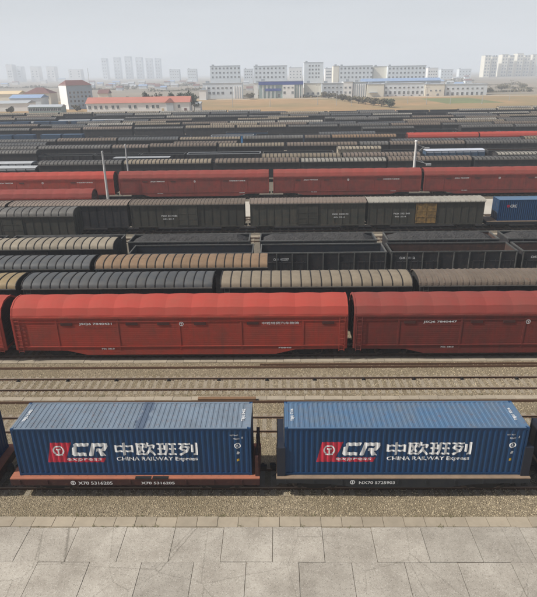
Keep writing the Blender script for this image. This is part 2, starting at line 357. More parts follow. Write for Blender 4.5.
dm = damper(); ORD = ['first', 'second', 'third', 'fourth', 'fifth', 'sixth', 'seventh', 'eighth', 'ninth', 'tenth', 'eleventh', 'twelfth', 'thirteenth', 'fourteenth', 'fifteenth', 'sixteenth', 'seventeenth', 'eighteenth', 'nineteenth', 'twentieth'] + ['twenty '+q for q in ('first', 'second', 'third', 'fourth', 'fifth', 'sixth', 'seventh', 'eighth', 'ninth')] + ['thirtieth'] + ['thirty '+q for q in ('first', 'second', 'third', 'fourth', 'fifth', 'sixth', 'seventh', 'eighth', 'ninth')] + ['fortieth']
for i, px in enumerate((20, 69, 117, 169, 219, 267, 314.5, 363.5, 414, 462, 517)):
    x, _ = on_z(px, 378, .1)
    tag(obj('rail_damper', dm, None, (x, T[3]+.60, 0)), f'small black speed damper beside the empty track, {ORD[i]} from the left', 'rail damper', 'speed dampers along the empty track')

# ------------------------------------------------------------------ wagon running gear
def wheel_mesh():
    def f():
        b = MB(); b.sm = False
        b.tube((0, -.07, 0), (0, .07, 0), .42, .42, 20); b.tube((0, .07, 0), (0, .1, 0), .45, .45, 20); b.tube((0, -.16, 0), (0, -.07, 0), .1, .14, 10)
        return b.mesh('wheel', [M_WHEEL])
    return cached('wheel', f)
def bogie_mesh():
    def f():
        b = MB()
        for s in (-1, 1):
            y = s*1.0
            b.ext_y([(-1.15, .5), (-1.15, .72), (-.7, .78), (-.35, .95), (.35, .95), (.7, .78), (1.15, .72), (1.15, .5), (.75, .52), (.45, .38), (-.45, .38), (-.75, .52)], y-.07, y+.07)
            for x in (-.875, .875): b.tube((x, y+s*.07, .6), (x, y+s*.17, .6), .12, .12, 10)
        b.box(-.22, .22, -1.1, 1.1, .6, .9)
        for x in (-.875, .875): b.tube((x, -.8, .6), (x, .8, .6), .08, .08, 8)
        return b.mesh('bogie', [M_BLACK])
    return cached('bogie', f)
def coupler_mesh():
    def f():
        b = MB(); b.box(-.45, .0, -.1, .1, .8, 1.0); b.ext_y([(0, .76), (.28, .78), (.3, 1.04), (0, 1.05)], -.16, .02); b.ext_y([(0, .78), (.16, .8), (.16, 1.02), (0, 1.03)], .03, .17)
        b.tube((-.2, .35, .85), (.15, .3, .5), .03, .03, 6)
        return b.mesh('coupler', [M_BLACK])
    return cached('coupler', f)
def gear(root, L, near, over=.2, bx=None):
    bx = bx or L/2-2.0
    for s in (-1, 1):
        g = obj('bogie', bogie_mesh(), root, (s*bx, 0, 0))
        if near:
            for x in (-.875, .875):
                for y in (-1, 1):
                    w = obj('wheel', wheel_mesh(), g, (x, y*.78, .6)); w.rotation_euler = (0, 0, math.pi if y > 0 else 0)
        c = obj('coupler', coupler_mesh(), root, (s*(L/2+.05), 0, 0)); c.rotation_euler = (0, 0, 0 if s > 0 else math.pi)

# ------------------------------------------------------------------ lettering
def text_geo(body, bold=0.):
    key = ('txt', body, bold)
    if key in CACHE: return CACHE[key]
    cu = bpy.data.curves.new('t', 'FONT'); cu.body = body; cu.size = 1; cu.offset = bold; cu.resolution_u = 3
    to = bpy.data.objects.new('t', cu); COL.objects.link(to)
    bpy.context.view_layer.update()
    me = to.evaluated_get(bpy.context.evaluated_depsgraph_get()).to_mesh()
    vs = [(v.co.x, v.co.y) for v in me.vertices]; fs = [tuple(p.vertices) for p in me.polygons]
    to.to_mesh_clear(); COL.objects.unlink(to); bpy.data.objects.remove(to); bpy.data.curves.remove(cu)
    x0 = min(v[0] for v in vs); x1 = max(v[0] for v in vs); y0 = min(v[1] for v in vs); y1 = max(v[1] for v in vs)
    CACHE[key] = ([((x-x0)/(x1-x0), (y-y0)/(y1-y0)) for x, y in vs], fs)
    return CACHE[key]
def put_text(b, body, u0, u1, v0, v1, m=0, bold=0., shear=0.):
    vs, fs = text_geo(body, bold)
    b.add([(u0+(u1-u0)*x+shear*(v1-v0)*y, 0, v0+(v1-v0)*y) for x, y in vs], fs, m)
def put_poly(b, pts, m=0): b.add([(x, -.0005*(len(b.f) % 40), z) for x, z in pts], [tuple(range(len(pts)))], m)
def ring(b, cx, cz, r0, r1, a0=0, a1=360, n=28, m=0):
    vs = []
    for i in range(n+1):
        t = R(a0+(a1-a0)*i/n); vs += [(cx+r0*math.cos(t), 0, cz+r0*math.sin(t)), (cx+r1*math.cos(t), 0, cz+r1*math.sin(t))]
    b.add(vs, [(2*i, 2*i+1, 2*i+3, 2*i+2) for i in range(n)], m)
def rail_emblem(b, cx, cz, r, m=0):
    ring(b, cx, cz, r*.74, r, -52, 232, 26, m)
    put_poly(b, [(cx-r*.42, cz+r*.12), (cx+r*.42, cz+r*.12), (cx+r*.36, cz+r*.42), (cx-r*.36, cz+r*.42)], m)
    put_poly(b, [(cx-r*.13, cz-r*.72), (cx+r*.13, cz-r*.72), (cx+r*.13, cz+r*.12), (cx-r*.13, cz+r*.12)], m)
    put_poly(b, [(cx-r*.66, cz-r*1.0), (cx+r*.66, cz-r*1.0), (cx+r*.60, cz-r*.72), (cx-r*.60, cz-r*.72)], m)

# ------------------------------------------------------------------ shipping container
CL, CW, CH = 12.192, 2.438, 2.896
PITCH = .278
def corr(x):
    """depth of the side's corrugation at x (0 = outer face)"""
    p = (x % PITCH)/PITCH
    if p < .28: return 0.
    if p < .48: return .030*(p-.28)/.20
    if p < .78: return .030
    return .030*(1-(p-.78)/.22)
def breaks(L, k=0):
    out = []; x = 0
    while x < L:
        for q in (0, .28, .48, .78):
            if x+q*PITCH < L: out.append(x+q*PITCH)
        x += PITCH
    return out
def corr_wall(L, y, sgn, z0, z1, mats):
    b = MB(); xs = [.1]+[t for t in breaks(L) if .12 < t < L-.12]+[L-.1]
    vs = []
    for x in xs: vs += [(x, y+sgn*corr(x), z0), (x, y+sgn*corr(x), z1)]
    b.add(vs, [(2*i, 2*i+2, 2*i+3, 2*i+1) for i in range(len(xs)-1)])
    return b.mesh('side_wall', mats)
def corr_print(b, name, mats, L=CL, y=-.004):
    """press flat lettering (x,0,z) onto the corrugated side"""
    me = b.mesh(name, mats); bm = bmesh.new(); bm.from_mesh(me)
    x0 = min(v.co.x for v in bm.verts); x1 = max(v.co.x for v in bm.verts)
    for x in breaks(L):
        if x0 < x < x1:
            bmesh.ops.bisect_plane(bm, geom=bm.verts[:]+bm.edges[:]+bm.faces[:], plane_co=(x, 0, 0), plane_no=(1, 0, 0), dist=1e-5)
    for v in bm.verts: v.co.y += y+corr(v.co.x)
    bm.to_mesh(me); bm.free(); return me
CR_C = [(.30, 1), (1.02, 1), (.93, .72), (.50, .72), (.33, .28), (.80, .28), (.74, 0), (.06, 0), (-.06, .14), (.16, .86)]
def cr_letters(b, u0, u1, v0, v1, m=0):
    W = (u1-u0)/2.18; H = v1-v0; sh = .22
    def P(pts): put_poly(b, [(u0+W*(x+sh*z*.6), v0+H*z) for x, z in pts], m)
    # C: top bar, stem, bottom bar
    P([(.12, .74), (.95, .74), (1.0, 1), (.18, 1), (.08, .92)]); P([(0, .10), (.27, .26), (.27, .74), (.12, .74), (.0, .62)]); P([(.0, .10), (.12, 0), (.90, 0), (.86, .26), (.27, .26)])
    # R: left stem, top bar with beak, bowl bar and diagonal leg
    P([(1.02, 0), (1.28, 0), (1.36, .74), (1.12, .74)]); P([(1.12, .74), (2.12, .74), (2.06, 1), (1.16, 1)]); P([(1.85, .74), (2.12, .74), (1.95, .36), (1.72, .48)]); P([(1.45, .36), (1.95, .36), (1.85, .58), (1.45, .58)]); P([(1.55, .36), (1.80, .36), (2.05, 0), (1.72, 0)])
GLYPH = {
 '中': [(.06,.26,.06,.80),(.94,.26,.94,.80),(.06,.74,.94,.74),(.06,.32,.94,.32),(.5,0,.5,1)],
 '欧': [(.0,.92,.50,.92),(.07,.92,.07,.08),(.0,.08,.52,.08),(.17,.24,.42,.80),(.17,.78,.42,.26),(.64,1,.53,.62),(.60,.80,1,.80),(.98,.80,.90,.58),(.76,.64,.72,.38),(.73,.42,.52,.02),(.73,.42,1,.02)],
 '班': [(0,.92,.34,.92),(.03,.52,.32,.52),(0,.08,.36,.08),(.17,.92,.17,.08),(.51,.98,.51,.42),(.51,.44,.40,.03),(.38,.80,.40,.46),(.62,.92,1,.92),(.65,.52,.98,.52),(.60,.08,1,.08),(.81,.92,.81,.08)],
 '列': [(0,.92,.60,.92),(.27,.92,.06,.50),(.22,.68,.54,.68),(.54,.68,.42,.30),(.43,.32,.06,.02),(.16,.50,.34,.34),(.72,.86,.72,.28),(.94,1,.94,.06),(.96,.08,.80,.08)]}
def block_glyph(b, ch, u0, u1, v0, v1, m=0):
    W, H = u1-u0, v1-v0
    for x0, z0, x1, z1 in GLYPH[ch]:
        a, c = Vector((u0+x0*W, v0+z0*H)), Vector((u0+x1*W, v0+z1*H)); d = (c-a).normalized(); w = .052 if abs(d.x) > .9 else .062
        n_ = Vector((-d.y, d.x))*w; e = d*.02; put_poly(b, [(a-e+n_)[:], (c+e+n_)[:], (c+e-n_)[:], (a-e-n_)[:]], m)
def shipping_container(loc, label, roof=M_CONTR_B, wall=M_CONT, L=CL, marks=True, group=None, code='TBJU', cat='container'):
    """origin: lower front-left corner of the container"""
    t = empty('shipping_container', loc); tag(t, label, cat, group)
    def fr():
        b = MB(); H = CH
        for x in (0, L-.1):
            for y in (0, CW-.1): b.box(x, x+.1, y, y+.1, .12, H-.12)
        for y in (0, CW-.06): b.box(.1, L-.1, y, y+.06, .02, .15); b.box(.1, L-.1, y, y+.06, H-.07, H)
        for x in (0, L-.08): b.box(x, x+.08, .1, CW-.1, .02, .14); b.box(x, x+.08, .1, CW-.1, H-.10, H)
        return b.mesh('frame', [wall])
    obj('frame', cached(('cfr', L, wall.name), fr), t)
    def cs():
        b = MB(); b.box(-.006, .17, -.006, .16, -.0, .12)
        return b.mesh('corner_casting', [wall])
    cast = cached(('cast', wall.name), cs)
    for x in (0, 1):
        for y in (0, 1):
            for z in (0, 1):
                c = obj('corner_casting', cast, t, (x*L, y*CW, z*CH)); c.scale = (-1 if x else 1, -1 if y else 1, -1 if z else 1)
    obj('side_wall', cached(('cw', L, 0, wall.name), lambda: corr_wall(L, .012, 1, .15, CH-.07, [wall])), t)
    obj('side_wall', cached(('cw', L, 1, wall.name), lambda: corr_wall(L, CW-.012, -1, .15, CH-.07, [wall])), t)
    def endw():
        b = MB(); ys = [.1]+[q for q in breaks(CW) if .12 < q < CW-.12]+[CW-.1]; vs = []
        for y in ys: vs += [(L-.012-corr(y), y, .14), (L-.012-corr(y), y, CH-.1)]
        b.add(vs, [(2*i, 2*i+2, 2*i+3, 2*i+1) for i in range(len(ys)-1)]); return b.mesh('end_wall', [wall])
    obj('end_wall', cached(('ce', L, wall.name), endw), t)
    def door():
        b = MB(); b.box(.02, .06, 0, 1.1, .15, CH-.11)
        for z in (.7, 1.3, 1.9, 2.45): b.box(.0, .02, .08, 1.02, z-.1, z+.1)
        return b.mesh('door', [wall])
    def bar():
        b = MB()
        for y in (.3, .8): b.tube((-.02, y, .15), (-.02, y, CH-.12), .017, .017, 6); b.box(-.035, .0, y-.05, y+.05, 1.1, 1.16)
        return b.mesh('locking_bar', [M_GUT])
    for y in (.108, 1.228):
        d = obj('door', cached(('cdoor', wall.name), door), t, (0, y, 0)); obj('locking_bar', cached('cbar', bar), d)
    def rf():
        b = MB(); xs = []; x = .1; p = .262
        while x < L-.1-p:
            xs += [(x, 0), (x+.10, 0), (x+.13, -.022), (x+.235, -.022)]; x += p
        xs.append((L-.1, 0)); vs = []
        for x, z in xs: vs += [(x, .05, CH-.006+z), (x, CW-.05, CH-.006+z)]
        b.add(vs, [(2*i, 2*i+2, 2*i+3, 2*i+1) for i in range(len(xs)-1)])
        for x0, x1 in ((.0, .1), (L-.1, L)): b.box(x0, x1, .1, CW-.1, CH-.09, CH+.002)
        for y0 in (0.002, CW-.102): b.box(.17, L-.17, y0, y0+.1, CH-.05, CH+.004)
        return b.mesh('roof', [roof])
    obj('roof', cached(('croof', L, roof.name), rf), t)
    if marks:
        def red():
            b = MB(); put_poly(b, [(1.62, .83), (4.55, .83), (4.66, 1.10), (2.62, 1.10), (2.98, 2.05), (1.90, 2.05)]); return corr_print(b, 'logo_panel', [M_LOGORED], y=.008)
        def wh():
            b = MB(); rail_emblem(b, 2.27, 1.56, .30); cr_letters(b, 2.92, 4.82, 1.24, 2.03)
            put_text(b, 'express', 2.60, 4.40, .86, 1.075, bold=.004, shear=.2); return corr_print(b, 'logo_emblem', [M_WHITE], y=.004)
        def cn():
            b = MB()
            for i, ch in enumerate('中欧班列'):
                u = 5.18+i*1.10; block_glyph(b, ch, u, u+.97, 1.28, 2.02)
            return corr_print(b, 'lettering', [M_WHITE], y=.004)
        def en():
            b = MB(); put_text(b, 'CHINA RAILWAY Express', 5.22, 9.42, .86, 1.16, bold=.022); return corr_print(b, 'lettering', [M_WHITE], y=.004)
        p = obj('logo_panel', cached('mk_red', red), t); obj('logo_emblem', cached('mk_wh', wh), p)
        obj('lettering', cached('mk_cn', cn), t); obj('lettering', cached('mk_en', en), t)
        def sm():
            b = MB(); put_text(b, code, 11.12, 11.55, 2.42, 2.52, bold=.01); put_text(b, '45G1', 11.3, 11.6, 2.22, 2.31, bold=.01); put_text(b, '5', 11.72, 11.8, 2.28, 2.4, bold=.03)
            ring(b, 11.5, 1.84, .12, .17, 0, 360, 14); put_text(b, 'R', 11.45, 11.56, 1.77, 1.91, bold=.03); put_poly(b, [(11.44, 1.34), (11.56, 1.30), (11.6, 1.44), (11.48, 1.5)])
            return corr_print(b, 'code_marks', [M_WHITE], y=.004)
        def ye():
            b = MB(); put_poly(b, [(11.44, .88), (11.56, .88), (11.56, 1.03), (11.44, 1.03)]); return corr_print(b, 'sticker', [M_YEL], y=.004)
        obj('code_marks', cached('mk_sm'+code, sm), t); obj('sticker', cached('mk_ye', ye), t)
        def rt():
            b = MB(); put_text(b, code, 0, 1.1, 0, .2, bold=.02)
            me = b.mesh('roof_code', [M_WHITE]); return me
        for x, rz in ((.52, R(90)), (L-.30, R(90))):
            o = obj('roof_code', cached('mk_rt'+code, rt), t, (x, .65, CH+.008)); o.rotation_euler = (R(-90), 0, 0); o.rotation_euler = (Matrix.Rotation(rz, 3, 'Z') @ Matrix.Rotation(R(-90), 3, 'X')).to_euler()
    return t

# ------------------------------------------------------------------ flat wagons
def flat_wagon(cx, Y, L, label, side, deck, near=True, belly=False, num=None, end_h=1.25, endm=None, group=None, ends=(1, 1), thick=.05):
    t = empty('flat_wagon', (cx, Y, 0)); tag(t, label, 'flat wagon', group); h = L/2; w = 1.46
    def body():
        b = MB()
        for s in (-1, 1):
            y0, y1 = (s*w, s*(w-.12)); y0, y1 = min(y0, y1), max(y0, y1)
            if belly: b.ext_y([(-h, 1.02), (-h+2.6, .98), (-h+4.2, .74), (h-4.2, .74), (h-2.6, .98), (h, 1.02), (h, 1.28), (-h, 1.28)], y0, y1)
            else: b.box(-h, h, y0, y1, .90, 1.28)
            x = -h+.5
            while x < h-.3:
                b.box(x-.04, x+.04, s*w-.035, s*w+.035, 1.0, 1.24, 0); x += 1.45
        for x in (-h, h-.14): b.box(x, x+.14, -w+.12, w-.12, .82, 1.28)
        b.box(-h+.14, h-.14, -.25, .25, .75, 1.2)
        return b.mesh('side_sill', [side])
    obj('side_sill', cached(('fs', L, side.name, belly), body), t)
    def dk():
        b = MB(); n = int(L/.5)
        b.box(-h, h, -w, w, 1.281, 1.34)
        for i in range(n):
            x = -h+.02+i*(L-.04)/n; b.box(x+.012, x+(L-.04)/n-.012, -w+.18, w-.18, 1.34, 1.352)
        return b.mesh('deck', [deck])
    obj('deck', cached(('fd', L, deck.name), dk), t)
    def eb():
        b = MB(); b.box(-thick, thick, -1.3, 1.3, 1.353, 1.353+end_h)
        for y in (-1.25, -.6, .6, 1.25): b.box(-thick-.04, -thick, y-.05, y+.05, 1.353, 1.353+end_h+.03); b.box(thick, thick+.04, y-.05, y+.05, 1.353, 1.353+end_h+.03)
        return b.mesh('end_board', [endm or side])
    if near:
        for s, on in zip((-1, 1), ends):
            if on: obj('end_board', cached(('feb', end_h, (endm or side).name), eb), t, (s*(h-.09-thick), 0, 0))
        def br():
            b = MB(); b.tube((-1.1, 0, .78), (-.1, 0, .78), .2, .2, 12); b.box(.3, .9, -.6, -.2, .55, .85); b.tube((-h+1, -.5, .95), (h-1, -.5, .95), .03, .03, 6)
            return b.mesh('brake_gear', [M_BLACK])
        obj('brake_gear', cached(('fbr', L), br), t)
    gear(t, L, near, bx=h-2.1)
    if num:
        b = MB()
        for (s, u0, u1, z0, z1) in num:
            if s == 'O': ring(b, (u0+u1)/2, (z0+z1)/2, (u1-u0)*.34, (u1-u0)*.5, 0, 360, 16); put_poly(b, [((u0+u1)/2-.03, z0+.05), ((u0+u1)/2+.03, z0+.05), ((u0+u1)/2+.03, z1-.05), ((u0+u1)/2-.03, z1-.05)])
            else: put_text(b, s, u0, u1, z0, z1, bold=.015)
        me = b.mesh('lettering', [M_WHITE]); obj('lettering', me, t, (0, -w-.041, 0))
    return t

# ------------------------------------------------------------------ covered wagons (arched roof with seams)
def arc_pts(hw, ze, rise, n=10, p=2.5):
    out = []
    for i in range(n+1):
        t = math.pi*i/n; cx = math.cos(t); sx = math.sin(t)
        out.append((-hw*math.copysign(abs(cx)**(2/p), cx), ze+rise*abs(sx)**(2/p)))
    return out
def covered_wagon(cx, Y, L, label, roof='grey', side=M_SIDE, near=1, rise=.62, ze=4.0, pitch=.82, group=None, seam=True, door=True, hw=1.5, rust_band=False, marks=None, label_cat='covered wagon'):
    t = empty('covered_wagon', (cx, Y, 0)); tag(t, label, label_cat, group); h = L/2
    def body():
        b = MB(); prof = [(-hw, 1.05), (-hw, ze)] + [(y*.985, z-.03) for y, z in arc_pts(hw, ze, rise, 8)][1:-1] + [(hw, ze), (hw, 1.05)]
        b.ext_x(prof, -h, h)
        if near:
            n = max(8, int(L/1.05))
            for i in range(n+1):
                x = -h+.06+i*(L-.12)/n
                if abs(x) < 1.5 and door: continue
                for s in (-1, 1): b.box(x-.05, x+.05, s*hw-.04, s*hw+.04, 1.1, ze-.06)
            for s in (-1, 1):
                b.box(-h, h, s*hw-.05, s*hw+.05, 1.0, 1.16)
                for y in (-.75, 0, .75): b.box(s*h-.05, s*h+.05, y-.05, y+.05, 1.1, ze)
        b.box(-h+.3, h-.3, -.4, .4, .75, 1.05)
        return b.mesh('body', [side])
    obj('body', cached(('pb', L, side.name, near, rise, ze, hw, door), body), t)
    def rf():
        b = MB(); pts = arc_pts(hw+.1, ze, rise, 12); n = max(4, int(round(L/pitch))); d = (L+.1)/n; x0 = -h-.05
        for i in range(n):
            xa, xb = x0+i*d+.03, x0+(i+1)*d-.03; xm = (xa+xb)/2
            vs = [(xa, y, z) for y, z in pts]+[(xm, y*1.005, z+.022) for y, z in pts]+[(xb, y, z) for y, z in pts]; k = len(pts)
            b.add(vs, [(r*k+j, r*k+j+1, (r+1)*k+j+1, (r+1)*k+j) for r in (0, 1) for j in range(k-1)], 0)
        inner = [(y, z-.02) for y, z in pts]; outer = [(y*1.012, z+.05) for y, z in pts]; k = len(pts)
        for i in range(n+1):
            sw = (.034 if near else .075) if seam else .07; xa = x0+i*d-sw; xb = x0+i*d+sw
            vs = [(xa, y, z) for y, z in outer]+[(xb, y, z) for y, z in outer]+[(xa, y, z) for y, z in inner]+[(xb, y, z) for y, z in inner]
            fs = [(j, j+1, k+j+1, k+j) for j in range(k-1)]+[(j, 2*k+j, 2*k+j+1, j+1) for j in range(k-1)]+[(k+j, k+j+1, 3*k+j+1, 3*k+j) for j in range(k-1)]
            b.add(vs, fs, 1)
        me = b.mesh('roof', [ROOFS[roof], M_SEAM if seam else ROOFS[roof]]); me.polygons.foreach_set('use_smooth', [f_ == 0 for f_ in b.m]); return me
    obj('roof', cached(('pr', L, roof, near, rise, ze, pitch, seam, hw), rf), t)
    def gt():
        b = MB()
        for s in (-1, 1): b.box(-h-.05, h+.05, s*(hw+.13)-.03, s*(hw+.13)+.03, ze-.08, ze+.0)
        return b.mesh('gutter', [M_GUT])
    obj('gutter', cached(('pg', L, ze, hw), gt), t)
    if door and near:
        def dr():
            b = MB(); b.box(-1.4, 1.4, -.05, .05, 1.2, ze-.2)
            for x in (-1.35, 0, 1.35): b.box(x-.05, x+.05, -.08, .08, 1.2, ze-.2)
            for z in (1.3, 2.1, 2.9, ze-.3): b.box(-1.4, 1.4, -.075, .075, z-.04, z+.04)
            b.tube((-1.7, 0, ze-.12), (1.7, 0, ze-.12), .04, .04, 6)
            return b.mesh('door', [M_SIDEY if rust_band else side])
        me = cached(('pd', side.name, ze, rust_band), dr)
        for s in (-1, 1): obj('door', me, t, (0, s*(hw+.02), 0))
        def ld():
            b = MB()
            for x in (-.2, .2): b.tube((x, 0, 1.1), (x, 0, ze), .02, .02, 5)
            for i in range(8): b.tube((-.2, 0, 1.3+i*.32), (.2, 0, 1.3+i*.32), .015, .015, 5)
            return b.mesh('ladder', [M_POST])
        if near > 1: obj('ladder', cached(('pl', ze), ld), t, (-h+.5, -hw-.1, 0))
    if marks:
        b = MB()
        for (s, u0, u1, z0, z1) in marks: put_text(b, s, u0, u1, z0, z1, bold=.01)
        obj('lettering', b.mesh('lettering', [M_WHITE]), t, (0, -hw-.055, 0))
    gear(t, L, near > 0)
    return t

# ------------------------------------------------------------------ gondolas and their coal
def gondola(cx, Y, L, label, side=M_GOND, inside=M_GONDIN2, near=1, rim=None, group=None, zt=3.32, marks=None):
    t = empty('gondola_wagon', (cx, Y, 0)); tag(t, label, 'gondola wagon', group); h = L/2; hw = 1.6
    def body():
        b = MB()
        for s in (-1, 1):
            b.add([(-h, s*hw, 1.1), (h, s*hw, 1.1), (h, s*hw, zt), (-h, s*hw, zt)], [(0, 1, 2, 3)], 0)
            b.add([(-h+.08, s*(hw-.07), 1.25), (h-.08, s*(hw-.07), 1.25), (h-.08, s*(hw-.07), zt), (-h+.08, s*(hw-.07), zt)], [(0, 1, 2, 3)], 1)
            b.add([(s*h, -hw, 1.1), (s*h, hw, 1.1), (s*h, hw, zt), (s*h, -hw, zt)], [(0, 1, 2, 3)], 0)
            b.add([(s*(h-.07), -hw+.07, 1.25), (s*(h-.07), hw-.07, 1.25), (s*(h-.07), hw-.07, zt), (s*(h-.07), -hw+.07, zt)], [(0, 1, 2, 3)], 1)
            b.box(-h, h, s*hw-.06, s*hw+.03, 1.02, 1.18, 0)
        if near < 2:
            for i in range(9):
                x = -h+.08+i*(L-.16)/8
                for s in (-1, 1): b.box(x-.055, x+.055, s*(hw+.05)-.05, s*(hw+.05)+.05, 1.2, zt-.03, 0)
        b.box(-h+.02, h-.02, -hw+.03, hw-.03, 1.1, 1.25, 1); b.box(-h+.3, h-.3, -.4, .4, .72, 1.1, 0)
        return b.mesh('body', [side, inside])
    obj('body', cached(('gb', L, side.name, inside.name, zt, near > 1), body), t)
    def rm():
        b = MB()
        for s in (-1, 1): b.box(-h-.06, h+.06, s*(hw-.03)-.07, s*(hw-.03)+.07, zt-.02, zt+.1); b.box(s*(h-.03)-.07, s*(h-.03)+.07, -hw+.04, hw-.04, zt-.02, zt+.1)
        return b.mesh('top_rail', [rim or M_POST])
    obj('top_rail', cached(('gr', L, zt, (rim or M_POST).name), rm), t)
    def ps():
        b = MB(); b.box(-.055, .055, 0, .11, 1.12, zt-.03); return b.mesh('side_post', [M_POST])
    if near > 1:
        for i in range(9):
            x = -h+.08+i*(L-.16)/8
            for s in (-1, 1): obj('side_post', cached(('gp', zt), ps), t, (x, s*hw-(.11 if s < 0 else 0), 0))
    if near:
        def dr():
            b = MB(); w = (L-.16)/8-.26
            b.box(-w/2, w/2, -.02, .02, 1.3, 2.35); b.box(-w/2, w/2, -.05, .05, 2.28, 2.36); b.box(-w/2, w/2, -.05, .05, 1.3, 1.38)
            for x in (-w/4, w/4): b.box(x-.03, x+.03, -.05, .05, 1.3, 2.45)
            return b.mesh('drop_door', [side])
        me = cached(('gd', L, side.name), dr)
        for i in range(8):
            if i in (3, 4): continue
            obj('drop_door', me, t, (-h+.08+(i+.5)*(L-.16)/8, -hw-.03, 0))
    if marks:
        b = MB()
        for (s, u0, u1, z0, z1) in marks: put_text(b, s, u0, u1, z0, z1, bold=.01)
        obj('lettering', b.mesh('lettering', [M_WHITE]), t, (0, -hw-.012, 0))
    gear(t, L, near > 0)
    return t
def coal_load(cx, Y, L, label, seed):
    rnd = random.Random(seed); b = MB(); nx, ny = 60, 14; h = L/2-.1; hw = 1.5; vs = []
    from mathutils import noise
    for j in range(ny+1):
        for i in range(nx+1):
            x = -h+2*h*i/nx; y = -hw+2*hw*j/ny; e = min(1, (h-abs(x))/1.3); f = 1-(abs(y)/hw)**2.2
            z = 2.95+(e**.8)*(.25+.48*f)+.09*noise.noise(Vector((x*1.1+seed*9, y*1.1, 0)))+.06*noise.noise(Vector((x*4+seed, y*4, 3)))
            vs.append((x, y, z))
    b.add(vs, [(j*(nx+1)+i, j*(nx+1)+i+1, (j+1)*(nx+1)+i+1, (j+1)*(nx+1)+i) for j in range(ny) for i in range(nx)])
    b.box(-h, h, -hw, hw, 1.3, 2.85)
    return tag(obj('coal_load', b.mesh('coal_load', [M_COAL]), None, (cx, Y, 0)), label, 'coal', 'coal heaps in the gondolas')

